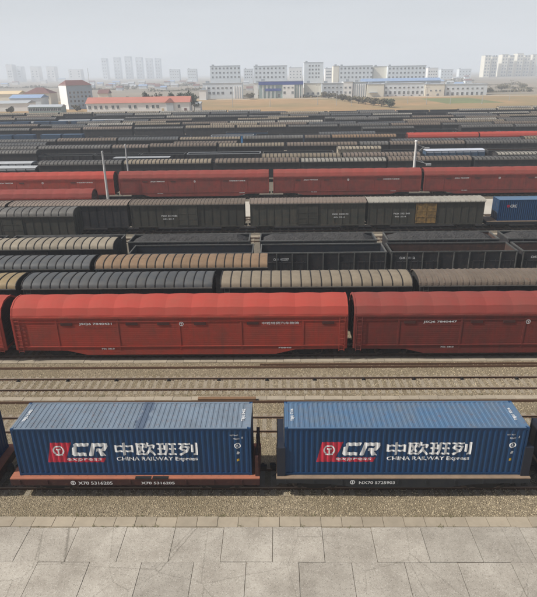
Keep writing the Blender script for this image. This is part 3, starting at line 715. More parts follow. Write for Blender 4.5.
# ------------------------------------------------------------------ red car-carrier wagons
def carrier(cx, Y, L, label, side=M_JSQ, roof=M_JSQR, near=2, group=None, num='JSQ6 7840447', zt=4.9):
    t = empty('car_carrier_wagon', (cx, Y, 0)); tag(t, label, 'car carrier wagon', group); h = L/2; hw = 1.53; ze = 3.86
    prof = [(-hw, ze), (-hw+.02, 3.95), (-1.27, 4.46), (-.62, zt-.07), (0, zt), (.62, zt-.07), (1.27, 4.46), (hw-.02, 3.95), (hw, ze)]
    def body():
        b = MB()
        for s in (-1, 1):
            b.ext_y([(-h, 1.05), (-h+3.9, 1.0), (-h+5.4, .62), (h-5.4, .62), (h-3.9, 1.0), (h, 1.05), (h, ze), (-h, ze)], min(s*hw, s*(hw-.05)), max(s*hw, s*(hw-.05)))
            if near:
                for k in range(12):                          # fine horizontal ribs of the side sheets
                    z = 1.5+k*.165; b.box(-h+.15, h-.15, s*hw-.004, s*hw+.004, z-.03, z+.03)
                b.box(-h, h, s*(hw+.03)-.04, s*(hw+.03)+.04, ze-.14, ze+.0)
                b.box(-h+.1, h-.1, s*(hw+.02)-.03, s*(hw+.02)+.03, 1.30, 1.38)
                b.box(-h+.1, h-.1, s*(hw+.015)-.025, s*(hw+.015)+.025, 3.42, 3.46)
                for k in range(-2, 3):
                    x = k*4.7; b.box(x-.07, x+.07, s*(hw+.012)-.016, s*(hw+.012)+.016, 1.1, 3.7)
        b.box(-h+.1, h-.1, -hw+.06, hw-.06, 1.0, 1.2)
        b.box(-h+4.5, h-4.5, -.6, .6, .65, 1.0)
        return b.mesh('body', [side])
    obj('body', cached(('jb', L, side.name, near), body), t)
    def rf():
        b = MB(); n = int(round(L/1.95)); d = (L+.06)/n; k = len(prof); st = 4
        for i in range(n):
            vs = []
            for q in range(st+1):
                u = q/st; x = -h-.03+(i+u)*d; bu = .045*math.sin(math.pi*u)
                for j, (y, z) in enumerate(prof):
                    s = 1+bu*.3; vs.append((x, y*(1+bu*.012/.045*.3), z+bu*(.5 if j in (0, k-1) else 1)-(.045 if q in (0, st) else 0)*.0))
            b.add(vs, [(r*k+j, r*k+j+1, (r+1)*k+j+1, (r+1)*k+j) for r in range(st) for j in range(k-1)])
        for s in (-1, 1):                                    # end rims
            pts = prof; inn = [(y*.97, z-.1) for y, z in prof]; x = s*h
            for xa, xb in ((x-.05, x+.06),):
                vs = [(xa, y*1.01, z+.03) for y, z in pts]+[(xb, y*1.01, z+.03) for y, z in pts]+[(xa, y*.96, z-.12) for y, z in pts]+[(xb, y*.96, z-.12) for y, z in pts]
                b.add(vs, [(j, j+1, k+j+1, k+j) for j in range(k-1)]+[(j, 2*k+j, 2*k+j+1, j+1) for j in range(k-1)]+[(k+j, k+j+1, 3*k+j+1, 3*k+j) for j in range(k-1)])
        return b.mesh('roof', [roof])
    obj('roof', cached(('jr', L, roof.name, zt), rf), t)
    def en():
        b = MB(); p = [(y*.97, z-.06) for y, z in prof]; poly = [(-hw+.04, 1.1)]+p+[(hw-.04, 1.1)]
        b.ext_x(poly, -.03, .03)
        for k2 in range(9): z = 1.3+k2*.34; b.box(-.07, .07, -hw+.15, hw-.15, z-.05, z+.05)
        return b.mesh('end_door', [M_DKRED])
    for s in (-1, 1):
        obj('end_door', cached('jend%.2f' % zt, en), t, (s*(h-.14), 0, 0))
        if near:
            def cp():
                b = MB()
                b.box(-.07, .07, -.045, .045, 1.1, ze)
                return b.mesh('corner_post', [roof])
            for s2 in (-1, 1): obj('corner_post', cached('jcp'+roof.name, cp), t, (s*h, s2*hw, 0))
    if near > 1:
        def ld():
            b = MB()
            for x in (-.2, .2): b.tube((x, 0, .9), (x, 0, 3.7), .022, .022, 5)
            for i in range(9): b.tube((-.2, 0, 1.0+i*.32), (.2, 0, 1.0+i*.32), .016, .016, 5)
            return b.mesh('ladder', [side])
        for s in (-1, 1): obj('ladder', cached('jl'+side.name, ld), t, (s*(h-.35), -hw-.09, 0))
    if near:
        def vn():
            b = MB(); b.box(-.45, .45, -.012, .012, -.11, .11)
            for q in range(4): b.box(-.42, .42, -.02, .02, -.09+q*.055, -.07+q*.055)
            return b.mesh('vent', [paint('vent_dark_mesh', (.085, .03, .028), (.10, .06, .04), .5)])
        ve = cached('jv', vn)
        for u in (-8.6, -3.6, -1.2, 1.6, 5.6, 11.3) if near > 1 else (-8.6, -3.6, 5.6):
            if abs(u) < h-1: obj('vent', ve, t, (u, -hw-.03, 3.26 if near > 1 else 3.26))
        b = MB(); x0 = -h+5.6
        put_text(b, num, -7.6, -5.1, 3.17, 3.39, bold=.02); put_text(b, '中铁特货汽车物流', 6.3, 9.1, 3.17, 3.39, bold=.01)
        rail_emblem(b, .2, 3.26, .17); put_text(b, '70t 38.0', x0+1.0, x0+2.0, 1.12, 1.24, bold=.02); put_text(b, '70840', h-5.2, h-4.2, 1.14, 1.25, bold=.02)
        obj('lettering', b.mesh('lettering', [M_WHITE]), t, (0, -hw-.075, 0))
    gear(t, L, near > 0, bx=h-3.0)
    return t

# ================================================================== the trains
VIEW = []
def span(x0, x1): return (x0+x1)/2, x1-x0
# T1: blue containers on flat wagons
P0 = 13.906
FL = 13.05
SPEC = [(-2, 'dark blue container cut off by the left edge of the photo', 'dark red flat wagon at the left edge under a dark blue container', M_CONTR_B, (M_DKRED, M_DECKA, False)),
        (-1, 'blue rail express container with faded grey roof, on the brown red flat wagon', 'brown red flat wagon with orange deck edge carrying the grey roofed container', M_CONTR_A, (M_DKRED, M_DECKA, False)),
        (0, 'blue rail express container with bright blue roof, on the black flat wagon', 'black fish bellied flat wagon with tan deck carrying the bright blue container', M_CONTR_B, (M_SILL, M_DECKB, True)),
        (1, 'blue container cut off by the right edge of the photo', 'black flat wagon at the right edge beside the bright blue container', M_CONTR_B, (M_SILL, M_DECKB, True))]
for k, cl, wl, rm, (sd, dk, bl) in SPEC:
    x0 = .222+k*P0; cxw = x0+CL/2+(-.02)
    num = None
    if k == -1: num = [('O', -3.35, -3.08, .96, 1.22), ('X70 5316205', -2.95, -1.15, .98, 1.18), ('X70 5316205', .35, 2.1, 1.0, 1.16)]
    if k == 0: num = [('O', -2.72, -2.45, .99, 1.25), ('NX70 5725903', -2.25, -.4, 1.0, 1.18)]
    fw_ = flat_wagon(cxw, T[1], FL, wl, sd, dk, True, bl, num, 1.75 if k >= 0 else 1.2, M_NAVY if k >= 0 else M_DKRED, 'flat wagons of the container train', ends={-2: (0, 0), -1: (0, 1)}.get(k, (1, 1)), thick=.17 if k >= 0 else .05)
    if k == -1:
        for xx in (.05, .95):
            b = MB(); b.box(xx, xx+.82, -1.475, -1.30, 1.30, 1.362); obj('lashing_slot_shade', b.mesh('lashing_slot_shade', [M_DARK]), fw_)  # dark box standing in for the shade inside an open slot
    shipping_container((x0, T[1]-CW/2, 1.353), cl, rm, group='blue containers in the front train', marks=(k in (-1, 0, 1)), code='TBJU 5402' if k == -1 else 'TBJU 7316')

# T4: red carriers close by
NR = 'near red car carrier wagons'
JL = 25.45
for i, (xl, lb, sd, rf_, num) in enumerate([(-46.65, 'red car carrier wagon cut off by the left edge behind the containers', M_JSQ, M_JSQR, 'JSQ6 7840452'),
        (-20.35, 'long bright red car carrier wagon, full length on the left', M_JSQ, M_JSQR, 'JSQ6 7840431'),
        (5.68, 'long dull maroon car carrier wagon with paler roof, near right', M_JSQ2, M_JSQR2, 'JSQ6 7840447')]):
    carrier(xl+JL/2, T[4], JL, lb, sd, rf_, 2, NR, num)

def visible(cx, Y, L, z=3.5):
    a = to_px(cx-L/2, Y, z)[0]; b_ = to_px(cx+L/2, Y, z)[0]
    return b_ > 0 and a < 537
ROWNAME = {5: 'row just behind near red carriers', 6: 'second row behind near red carriers', 7: 'third row behind near red carriers', 8: 'coal row',
           '9a': 'short row before boxcars', '9b': 'boxcar row', 11: 'short row before far red carriers', 12: 'far row of red carriers'}
BK = ['nearest', 'second', 'third', 'fourth', 'fifth', 'sixth', 'seventh', 'eighth', 'ninth', 'tenth', 'eleventh', 'last']
for k, w_ in zip('abcdefg', ('fourth', 'fifth', 'sixth', 'seventh', 'eighth', 'ninth', 'tenth')): ROWNAME[k] = f'gappy row beyond the {w_} far row'
for i in range(12): ROWNAME[13+i] = f'{BK[i]} row beyond far carriers'
def lab(desc, n, tot, row): 
    pos = 'only one' if tot == 1 else ORD[n]+' from left'
    return f'{desc}, {pos}, {ROWNAME[row]}'
def run_row(row, items, near):
    """items: (x0, x1, kind, opts)"""
    items = sorted([it for it in items if visible(*((it[0]+it[1])/2, T[row], it[1]-it[0]))], key=lambda q: q[0])
    tot = len(items); grp = 'wagons in the '+ROWNAME[row]; Y = T[row]
    for n, (x0, x1, kind, o) in enumerate(items):
        cx, L = (x0+x1)/2, round(x1-x0, 1); o = dict(o)
        if kind == 'P':
            r = o.pop('roof', 'grey'); sd = o.pop('side', M_SIDE); d = o.pop('desc', f'{r} roofed covered wagon')
            covered_wagon(cx, Y, L, lab(d, n, tot, row), r, sd, near, group=grp, **o)
        elif kind == 'G':
            d = o.pop('desc', 'black open gondola wagon'); coal = o.pop('coal', False); tarp = o.pop('tarp', None)
            gondola(cx, Y, L, lab(d, n, tot, row), near=near, group=grp, **o)
            if coal: coal_load(cx, Y, L, f'grey coal heap, {ORD[n]} from left, in the coal row', n+3)
            if tarp:
                b = MB(); b.ext_x([(-1.62, 3.0), (-1.64, 3.44), (-.8, 3.62), (0, 3.68), (.8, 3.62), (1.64, 3.44), (1.62, 3.0)], -L/2+.05, L/2-.05)
                tag(obj('tarpaulin', b.mesh('tarpaulin', [tarp]), None, (cx, Y, 0)), lab('pale tarpaulin over an open wagon', n, tot, row), 'tarpaulin')
        elif kind == 'J':
            carrier(cx, Y, L, lab(o.pop('desc', 'red car carrier wagon'), n, tot, row), near=near, group=grp, **o)
        elif kind == 'C':
            d = o.get('desc', 'blue container'); 
            flat_wagon(cx, Y, L, lab('flat wagon under a '+d.replace(' with small red and white logo', ''), n, tot, row), M_SILL, M_DECKB, near > 0, False, group=grp, ends=(0, 0))
            shipping_container((cx-(o.get('cl', CL))/2+o.get('off', 0), Y-CW/2, 1.353), lab(d, n, tot, row), o.get('roofm', M_CONTR_B), o.get('wall', M_CONT), L=o.get('cl', CL), marks=False, group='containers in the '+ROWNAME[row])
        elif kind == 'C2':
            flat_wagon(cx, Y, L, lab('flat wagon under two short blue containers', n, tot, row), M_SILL, M_DECKB, False, False, group=grp)
            for q, w_ in ((-1, 'left'), (1, 'right')):
                shipping_container((cx+q*3.35-3.03, Y-CW/2, 1.353), lab(f'{w_} short blue container of flat wagon', n, tot, row), M_CONTR_B, M_GBLUE, L=6.06, marks=False, group='short blue containers in the '+ROWNAME[row])

# T5
run_row(5, [(-38.6, -22.5, 'P', dict(roof='yellowish')), (-21.9, -5.72, 'P', dict(roof='dark grey')), (-4.95, 11.2, 'P', dict(roof='beige', pitch=.86)), (11.85, 28.0, 'P', dict(roof='dusty brown', pitch=.5, seam=False))], 2)
# T6
run_row(6, [(-33.9, -17.75, 'P', dict(roof='dark grey')), (-17.2, -1.12, 'P', dict(roof='brown', desc='rust brown roofed covered wagon'))], 2)
# T7
run_row(7, [(-33.9, -17.3, 'P', dict(roof='cream')), (-15.75, -2.72, 'G', dict(desc='empty navy gondola wagon')), (-1.9, 11.15, 'G', dict(desc='empty black gondola wagon with pale end', marks=[('C64K 4822307', -5.2, -3.6, 2.55, 2.8)])),
            (11.65, 24.65, 'G', dict(desc='empty black gondola wagon with rusty inside', inside=M_GONDIN, marks=[('C64K 4891156', -5.6, -4.0, 2.6, 2.85)])), (25.2, 38.2, 'G', dict(desc='dark gondola wagon with rusty inside', inside=M_GONDIN, marks=[('C64K 4817706', -5.6, -4.0, 2.6, 2.85)]))], 2)
# T8
run_row(8, [(-44.6, -31.9, 'G', dict(coal=True)), (-30.9, -18., 'G', dict(coal=True)), (-16.9, -3.3, 'G', dict(coal=True)), (-2.1, 10.9, 'G', dict(coal=True)), (12.1, 24.4, 'G', dict(coal=True, inside=M_GONDIN)), (25.4, 38.2, 'G', dict(coal=True))], 1)
for it in []: pass
# T9a
run_row('9a', [(-43., -26.6, 'P', dict(roof='grey', side=M_SIDEG, rise=.75, ze=3.95, pitch=.95))], 1)
# T9b
def MKN(nr, u): return [(f'P62K {nr}', u, u+2.2, 2.5, 2.72), ('60t 23.4', u+.2, u+1.7, 2.1, 2.28)]
run_row('9b', [(-52.4, -37.9, 'P', dict(roof='pinkish', ze=4.15, rise=.3, pitch=.5, seam=False, desc='brown roofed plank wagon')), (-37.2, -20.9, 'P', dict(roof='pinkish', side=M_GOND, ze=4.15, rise=.3, pitch=.5, seam=False, desc='black sided wagon with brown ribbed roof')),
               (-20.45, -4.75, 'P', dict(roof='dusty brown', side=M_SIDEG, ze=4.15, rise=.3, pitch=.5, seam=False, marks=MKN(3314586, -3.6), desc='olive black boxcar')), (-3.9, 11.9, 'P', dict(roof='pinkish', side=M_SIDEG, ze=4.15, rise=.3, pitch=.5, seam=False, marks=MKN(3309172, 3.4), desc='dark boxcar with pinkish roof')),
               (12.3, 28.1, 'P', dict(roof='pale', side=M_SIDEG, ze=4.15, rise=.3, pitch=.7, seam=False, rust_band=True, marks=MKN(3321340, -4.4), desc='pale roofed boxcar with ochre door')),
               (28.7, 42.3, 'C', dict(desc='blue container with small red and white logo', off=.75))], 1)
b = MB(); ring(b, .18, .2, .08, .19, 0, 360, 14)
o = obj('logo_emblem', b.mesh('logo_emblem', [M_LOGORED])); 
cont9 = [q for q in bpy.data.objects if q.name.startswith('shipping_container') and 'small red and white logo' in q.get('label', '')][0]
o.parent = cont9; o.location = (1.1, -.01, 1.85)
b = MB(); put_text(b, 'CRC', .45, 1.35, .0, .4, bold=.03); o = obj('lettering', b.mesh('lettering', [M_WHITE])); o.parent = cont9; o.location = (1.1, -.01, 1.85)
# T11
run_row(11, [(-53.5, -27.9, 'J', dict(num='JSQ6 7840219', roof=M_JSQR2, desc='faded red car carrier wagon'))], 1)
# T12
X = -28.1; J = []
for k, (a, b_) in enumerate([(-81.0, -55.3), (-54.6, -29.1), (-28.05, -1.75), (-.8, 24.85), (25.5, 51.1), (51.8, 77.4)]):
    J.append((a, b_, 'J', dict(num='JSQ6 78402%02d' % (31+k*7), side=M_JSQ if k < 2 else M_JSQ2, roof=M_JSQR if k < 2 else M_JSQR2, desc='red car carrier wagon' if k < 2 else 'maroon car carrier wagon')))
run_row(12, J, 1)

# far rows, given as the spans each wagon takes along its track
def spans(row, px, z=3.7):
    out = []
    for a, c, kind, o in px:
        Y = T[row]-1.5; y = to_px(0, Y, z)[1]
        out.append((on_y(a, y, Y)[0], on_y(c, y, Y)[0], kind, o))
    return out
g = lambda **k: dict(k)
run_row(13, spans(13, [(-44, 35, 'G', g(tarp=M_PALE)), (38, 121, 'P', g(roof='grey')), (124, 211, 'P', g(roof='beige')), (215, 299, 'P', g(roof='dusty brown')), (301, 386, 'P', g(roof='pale', rise=.45, desc='pale low roofed covered wagon')), (388, 471, 'P', g(roof='dusty brown')), (474, 557, 'P', g(roof='grey', rise=.4, desc='flat roofed grey covered wagon'))]), 0)
run_row(14, spans(14, [(-32, 31, 'G', g(tarp=M_PALE)), (33, 107, 'G', {}), (110, 171, 'C', g(desc='pale roofed container', roofm=M_PALE, wall=M_NAVY)), (173, 259, 'G', g(inside=M_GONDIN)), (262, 340, 'P', g(roof='beige')), (343, 420, 'P', g(roof='pinkish')), (423, 494, 'G', g(inside=M_GONDIN)), (497, 570, 'P', g(roof='pale', rise=.4))]), 0)
run_row(15, spans(15, [(-20, 36, 'P', g(roof='grey')), (38, 92, 'G', {}), (94, 138, 'G', {}), (140, 184, 'G', {}), (187, 260, 'G', g(rim=M_PALE, desc='black gondola wagon with pale rim')), (263, 334, 'G', {}), (338, 381, 'P', g(roof='cream', side=M_CREAM, rise=.5, desc='cream covered wagon with yellow end')), (384, 422, 'G', {}), (426, 485, 'G', g(desc='blue gondola wagon under lavender sheet', side=M_GBLUE, tarp=M_LAV)), (488, 545, 'G', g(inside=M_GONDIN))]), 0)
run_row(16, spans(16, [(-32, 36, 'P', g(roof='grey')), (38, 110, 'P', g(roof='grey')), (112, 148, 'P', g(roof='pinkish')), (150, 216, 'P', g(roof='dusty brown', ze=4.2)), (219, 284, 'P', g(roof='beige')), (287, 357, 'P', g(roof='dusty brown')), (360, 388, 'P', g(roof='grey')), (390, 464, 'P', g(roof='dusty brown')), (466, 540, 'P', g(roof='grey'))]), 0)
run_row(17, spans(17, [(-8, 55, 'P', g(roof='grey', rise=.5)), (57, 116, 'P', g(roof='dusty brown')), (118, 178, 'P', g(roof='dark grey')), (180, 240, 'P', g(roof='beige', rise=.5)), (243, 303, 'P', g(roof='grey')), (305, 330, 'P', g(roof='dusty brown')), (332, 396, 'P', g(roof='brown')), (408, 478, 'J', g(desc='short red carrier wagon')), (480, 550, 'J', g(desc='short red carrier wagon'))]), 0)
run_row(18, spans(18, [(-12, 35, 'C2', {}), (37, 84, 'C2', {}), (86, 98, 'G', {})] + [(100, 145, 'G', g(side=M_GBLUE, desc='dull blue gondola wagon')), (147, 190, 'G', g(side=M_GBLUE, desc='dull blue gondola wagon')), (211, 253, 'G', g(side=M_GBLUE2, rim=M_PALE, desc='bright blue gondola wagon')), (256, 280, 'G', {})] + [(282+i*44, 324+i*44, 'G', g(side=M_GBLUE if i % 3 == 0 else M_GOND, coal=False)) for i in range(6)]), 0)
rnd = random.Random(5)
def rand_row(row, palette, start=-12, gond=.15, pl=16.3, skip=0.):
    sc = FPX/(T[row]*.925+6); x = start; out = []
    while x < 545:
        if rnd.random() < skip: x += rnd.uniform(14, 45)*sc; continue
        isg = rnd.random() < gond; L = (13.2 if isg else pl)*sc
        if isg: out.append((x, x+L, 'G', g(side=rnd.choice([M_GOND, M_GOND, M_GBLUE, M_NAVY]), inside=rnd.choice([M_GONDIN, M_GONDIN2]), tarp=M_PALE if rnd.random() < .15 else None)))
        else: out.append((x, x+L, 'P', g(roof=rnd.choice(palette), rise=rnd.choice([.62, .7, .4]))))
        x += L+sc*.9
    run_row(row, spans(row, out), 0)
rand_row(19, ['grey', 'dusty brown', 'pinkish', 'beige', 'grey'], -20, .05)
rand_row(20, ['grey', 'dusty brown', 'pale', 'beige', 'dark grey'], -8, .15)
out = [(-6+i*37.5, 29+i*37.5, 'C2', {}) for i in range(3)]; sc = FPX/(T[21]*.925+6); x = 107
while x < 545:
    out.append((x, x+16*sc, 'P' if rnd.random() < .65 else 'G', g())); x += 17*sc
run_row(21, spans(21, [(a, c, k, g(roof=rnd.choice(['grey', 'beige', 'dark grey', 'dusty brown']), rise=.5) if k == 'P' else {}) for a, c, k, q in out]), 0)
rand_row(22, ['grey', 'grey', 'pale', 'beige', 'dark grey'], -25, .35)
rand_row(23, ['grey', 'pale', 'cream', 'dark grey'], -5, .35)
out = []; sc = FPX/(T[24]*.925+6); x = -8
while x < 545:
    if x < 180: out.append((x, x+15*sc, 'P', g(roof=rnd.choice(['cream', 'pale', 'cream']), side=rnd.choice([M_CREAM, M_SIDE]), rise=.6)))
    elif x < 240: out.append((x, x+15*sc, 'P', g(roof='pale', rise=.6)))
    else: out.append((x, x+15*sc, 'G', g(side=M_GOND)) if not 488 < x < 540 else (x, x+15*sc, 'P', g(roof='pale', side=M_CREAM)))
    x += 16*sc
run_row(24, spans(24, out), 0)

for k, sk in zip('abcdefg', (.55, .85, .4, .4, .35, .4, .45)): rand_row(k, ['grey', 'dusty brown', 'dark grey', 'beige', 'grey'], -30+rnd.uniform(0, 30), .35, skip=sk)

# ------------------------------------------------------------------ light masts in the yard
M_MAST = paint('galvanised_mast', (.42, .43, .42), (.28, .28, .27), .4, .6, 2)
M_MASTW = paint('white_concrete_mast', (.66, .66, .63), (.45, .44, .42), .4, .7, 2)
def mast(x, Y, H, label, mat, r=.16, arms=False, cross=0, grp=None, name='lamp_mast', cat='mast'):
    t = empty(name, (x, Y, 0)); tag(t, label, cat, grp)
    b = MB(); b.tube((0, 0, 0), (0, 0, H), r, r*.6, 10); b.box(-.3, .3, -.3, .3, 0, .25); obj('pole', b.mesh('pole', [mat]), t)
    if arms:
        b = MB(); b.tube((0, 0, H-.5), (2.1, 0, H-1.2), .07, .05, 6); b.tube((1.5, 0, H-.95), (.1, 0, H-2.2), .05, .05, 6); b.box(1.7, 2.5, -.18, .18, H-1.35, H-1.05); obj('bracket', b.mesh('bracket', [M_MAST]), t)
        b = MB(); b.tube((0, 0, H-3.4), (2.7, 0, H-4.2), .08, .06, 6); b.tube((.1, 0, H-2.6), (1.8, 0, H-3.9), .05, .05, 6); b.box(2.2, 3.1, -.18, .18, H-4.4, H-4.05); obj('bracket', b.mesh('bracket', [M_MAST]), t)
    if cross:
        b = MB(); b.tube((-cross, 0, H-.4), (cross, 0, H-.4), .12, .12, 6); b.box(-cross-.3, -cross+.3, -.3, .3, H-.6, H-.15); b.box(cross-.3, cross+.3, -.3, .3, H-.6, H-.15); obj('crossarm', b.mesh('crossarm', [mat]), t)
    else:
        b = MB(); b.tube((0, 0, H), (0, 0, H+.25), r*.9, r*.75, 8); obj('cap', b.mesh('cap', [mat]), t)
x, _ = on_z(108, 198, 0); mast(x*96.2/on_z(108, 198, 0)[1], 96.2, on_y(104, 152, 96.2)[1], 'tall grey mast in front of the far red carriers, left', M_MAST, .24)
x, z = on_y(125.3, 145, 106); mast(x, 106, z, 'thin grey mast behind the far red carriers, left', M_MAST, .2)
x, z = on_y(418.5, 141, 106); mast(x-.4, 106, z, 'white mast with two side brackets behind the far red carriers, right', M_MASTW, .32, arms=True)
for i, (px, pt, Y, lb) in enumerate([(318, 84, 400, 'thin lamp mast left of the shrub row'), (337, 84, 390, 'thin lamp mast rising from the start of the shrub row'), (352, 96, 380, 'short thin mast in front of the shrub row'),
        (409, 84, 400, 'thin lamp mast on grass right of the shrubs'), (428, 86, 385, 'lamp mast in front of the cream lit office wall'), (451, 95, 385, 'short thin mast in front of the rightmost office'), (484, 86, 385, 'lamp mast at the end of the rightmost office'),
        (512, 79, 420, 'tall leaning lamp mast at far right on the brown field'), (187, 79, 420, 'thin mast behind the trees of the red roofed building'), (181, 84, 430, 'thinner mast beside the rightmost tree behind the red roof'), (87.5, 68, 430, 'thin dark mast behind the blue white block'),
        (232, 90, 385, 'thin mast before the leftmost office'), (270, 96, 385, 'short thin mast before the blue banded office')]):
    x, z = on_y(px, pt, Y); mast(x, Y, z, lb, M_MAST, .16, cross=1.1 if i in (0, 4, 7) else 0, grp='distant lamp masts')

# ------------------------------------------------------------------ buildings
M_WIN = paint('window_glass_dark', (.08, .10, .12), (.14, .16, .18), .4, .3, .3, 0, .2)
def wallm(name, c, rough=.8): return paint(name, c, tuple(q*.75 for q in c), .35, rough, .12, .4, .03)
W_BLUEW = wallm('wall_bluish_white', (.70, .76, .80)); W_WHITE = wallm('wall_white', (.82, .82, .80)); W_CREAM = wallm('wall_cream', (.80, .77, .66)); W_GREY = wallm('wall_grey', (.52, .57, .61))
W_PINK = wallm('roof_tile_red', (.42, .17, .13)); W_BROWN = wallm('roof_tile_brown', (.17, .09, .085)); W_BLUE = wallm('blue_sign_band', (.05, .09, .33)); W_BLUER = wallm('blue_metal_roof', (.24, .33, .48)); W_GREEN = wallm('green_grey_wall', (.30, .40, .40)); W_ROOFG = wallm('grey_roof', (.38, .41, .43))
W_ORANGE = wallm('yellow_ochre_wall', (.62, .50, .32))
def box_part(name, parent, x0, x1, y0, y1, z0, z1, mat, bv=0):
    b = MB(); b.box(x0, x1, y0, y1, z0, z1); return obj(name, b.mesh(name, [mat]), parent)
def win_mesh(w, h, mat=None, frame=W_WHITE):
    def f():
        b = MB(); b.box(-w/2, w/2, -.02, .05, -h/2, h/2, 0)
        for x in (-w/2, 0, w/2): b.box(x-.05, x+.05, -.07, .02, -h/2-.05, h/2+.05, 1)
        for z in (-h/2, h/2): b.box(-w/2, w/2, -.07, .02, z-.05, z+.05, 1)
        return b.mesh('window', [mat or M_WIN, frame])
    return cached(('win', w, h, (mat or M_WIN).name), f)
def building(pl, pr, ptop, Y, depth, label, wall, roofm=W_ROOFG, cat='building', rows=(), roof='flat', rz=0, overhang=.5, extras=None, rise=3., z0=0, parapet=True, grp=None, name='office_building'):
    """pl, pr: photo columns its front spans; ptop: photo row of its eaves; rows: (photo row, window columns, w, h)"""
    py = (ptop+95)/2; X0 = on_y(pl, py, Y)[0]; X1 = on_y(pr, py, Y)[0]; H = on_y((pl+pr)/2, ptop, Y)[1]; W = X1-X0; cx = (X0+X1)/2
    t = empty(name, (cx, Y, 0), rz); tag(t, label, cat, grp); h = W/2
    b = MB(); b.box(-h, h, 0, depth, 0, H); obj('wall', b.mesh('wall', [wall]), t)
    if roof == 'flat':
        b = MB(); b.box(-h-.25, h+.25, -.25, depth+.25, H, H+.5); b.box(-h+2, -h+5, depth*.3, depth*.3+3, H+.5, H+2.2); obj('roof', b.mesh('roof', [roofm]), t)
    elif roof == 'gable':
        b = MB(); b.ext_x([(-overhang, H), (depth/2, H+rise), (depth+overhang, H), (depth/2, H-.01)], -h-overhang, h+overhang); obj('roof', b.mesh('roof', [roofm]), t)
    elif roof == 'hip':
        b = MB(); o_ = overhang; r = min(depth/2, h*.9)
        b.add([(-h-o_, -o_, H), (h+o_, -o_, H), (h+o_, depth+o_, H), (-h-o_, depth+o_, H), (-h+r, depth/2, H+rise), (h-r, depth/2, H+rise)], [(0, 1, 5, 4), (1, 2, 5), (2, 3, 4, 5), (3, 0, 4), (0, 3, 2, 1)]); obj('roof', b.mesh('roof', [roofm]), t)
    for (prow, cols, w, hh) in rows:
        z = on_y((pl+pr)/2, prow, Y)[1]
        for c in cols:
            x = on_y(c, py, Y)[0]-cx; obj('window', win_mesh(w, hh), t, (x, -.03, z))
    if extras: extras(t, h, H, cx, Y, depth)
    return t
def fr(a, b_, n): return [a+(b_-a)*i/(n-1) for i in range(n)]
def cols_part(cols, zf0, zf1, w=.7, mat=W_WHITE, base=None):
    def f(t, h, H, cx, Y, d):
        for c in cols:
            x = on_y(c, 90, Y)[0]-cx; box_part('column', t, x-w/2, x+w/2, -.5, -.002, H*zf0, H*zf1, mat)
    return f
OFF = 'low offices beyond the yard'; TW = 'tall office blocks behind the low offices'
YO = 515
building(203, 242, 83, YO, 16, 'leftmost low bluish white office, right of the red roofed building', W_BLUEW, rows=[(87.5, [209, 213.5, 218, 222.5, 226.5, 231], 2.0, 1.5), (92.5, [209.5, 213.5, 218, 222.5, 231], 2.2, 2.2)], extras=cols_part([207, 234.5, 237, 239.5, 241.5], 0, .82, .9), grp=OFF)
def ex2(t, h, H, cx, Y, d):
    box_part('sign_band', t, -h-.3, h+.3, -.8, -.26, H-2.6, H-.1, W_BLUE)
    X = lambda c: on_y(c, 90, Y)[0]-cx
    box_part('signboard', t, X(265), X(281), -.6, -.08, on_y(273, 90.5, Y)[1], on_y(273, 88, Y)[1], W_BLUE)
    box_part('front_bay', t, X(282.5), X(294.5), -1.2, -.01, 0, H-2.8, W_WHITE)
    for c in (284.5, 288.5, 292.5): obj('window', win_mesh(1.6, 1.4), t, (X(c), -1.24, on_y(288, 87, Y)[1]))
    for c in (284.5, 292.5): obj('window', win_mesh(1.9, 2.2), t, (X(c), -1.24, on_y(288, 92, Y)[1]))
    for c in (263, 267, 271, 275, 297, 299.5, 302): box_part('column', t, X(c)-.4, X(c)+.4, -.5, -.002, 0, H-2.9, W_WHITE)
building(259, 303, 81, YO, 18, 'grey green office with a blue band along its top', W_GREEN, rows=[(95, [279], 2, 3)], extras=ex2, grp=OFF)
building(254, 258, 83, YO+2, 10, 'narrow white wall section left of the blue banded office', W_WHITE, grp=OFF)
building(304.5, 321, 83, YO+8, 16, 'cream lit low building right of the blue banded office', W_CREAM, grp=OFF, rows=[(93, [308, 313, 318], 2.2, 2)])
building(322, 343, 83, YO, 16, 'grey office with window rows behind the left shrubs', W_GREY, grp=OFF, rows=[(87, fr(325, 341, 5), 1.8, 1.4), (91.5, fr(325, 341, 5), 1.8, 1.8)])
building(343.5, 352.5, 81.5, YO-1, 17, 'small white office bay between two grey wings', W_WHITE, grp=OFF, rows=[(87, [345.5, 350], 1.8, 1.6), (92, [345.5, 350], 1.8, 2)])
building(353, 366, 82, YO, 16, 'grey office wing with tall white columns', W_GREY, grp=OFF, extras=cols_part(fr(354, 365, 6), 0, .9, .6))
def ex3(t, h, H, cx, Y, d): box_part('canopy', t, -h*.75, h*.2, -3, -.01, 3.2, 3.8, W_ROOFG)
building(367, 384, 84, YO-2, 18, 'bright cream warehouse wall with a dark canopy', W_CREAM, grp=OFF, extras=ex3)
building(384.5, 424, 83, YO, 16, 'long bluish office with two window rows right of the cream warehouse', W_BLUEW, grp=OFF, rows=[(87, fr(386, 422, 9), 1.8, 1.4), (92, fr(386, 422, 9), 1.9, 2.6), (95.5, fr(388, 420, 5), 1.6, 2)])
building(425, 444.5, 84, YO-2, 16, 'sunlit cream office section with small windows', W_CREAM, grp=OFF, rows=[(90, [431, 436, 440], 1.5, 1.4), (94.5, [428, 438], 2, 2.4)])
building(445, 487, 84, YO, 16, 'rightmost low bluish office at the edge of the brown field', W_BLUEW, grp=OFF, rows=[(88, fr(448, 482, 8), 1.8, 1.4), (93, fr(448, 482, 8), 1.9, 2.6)])
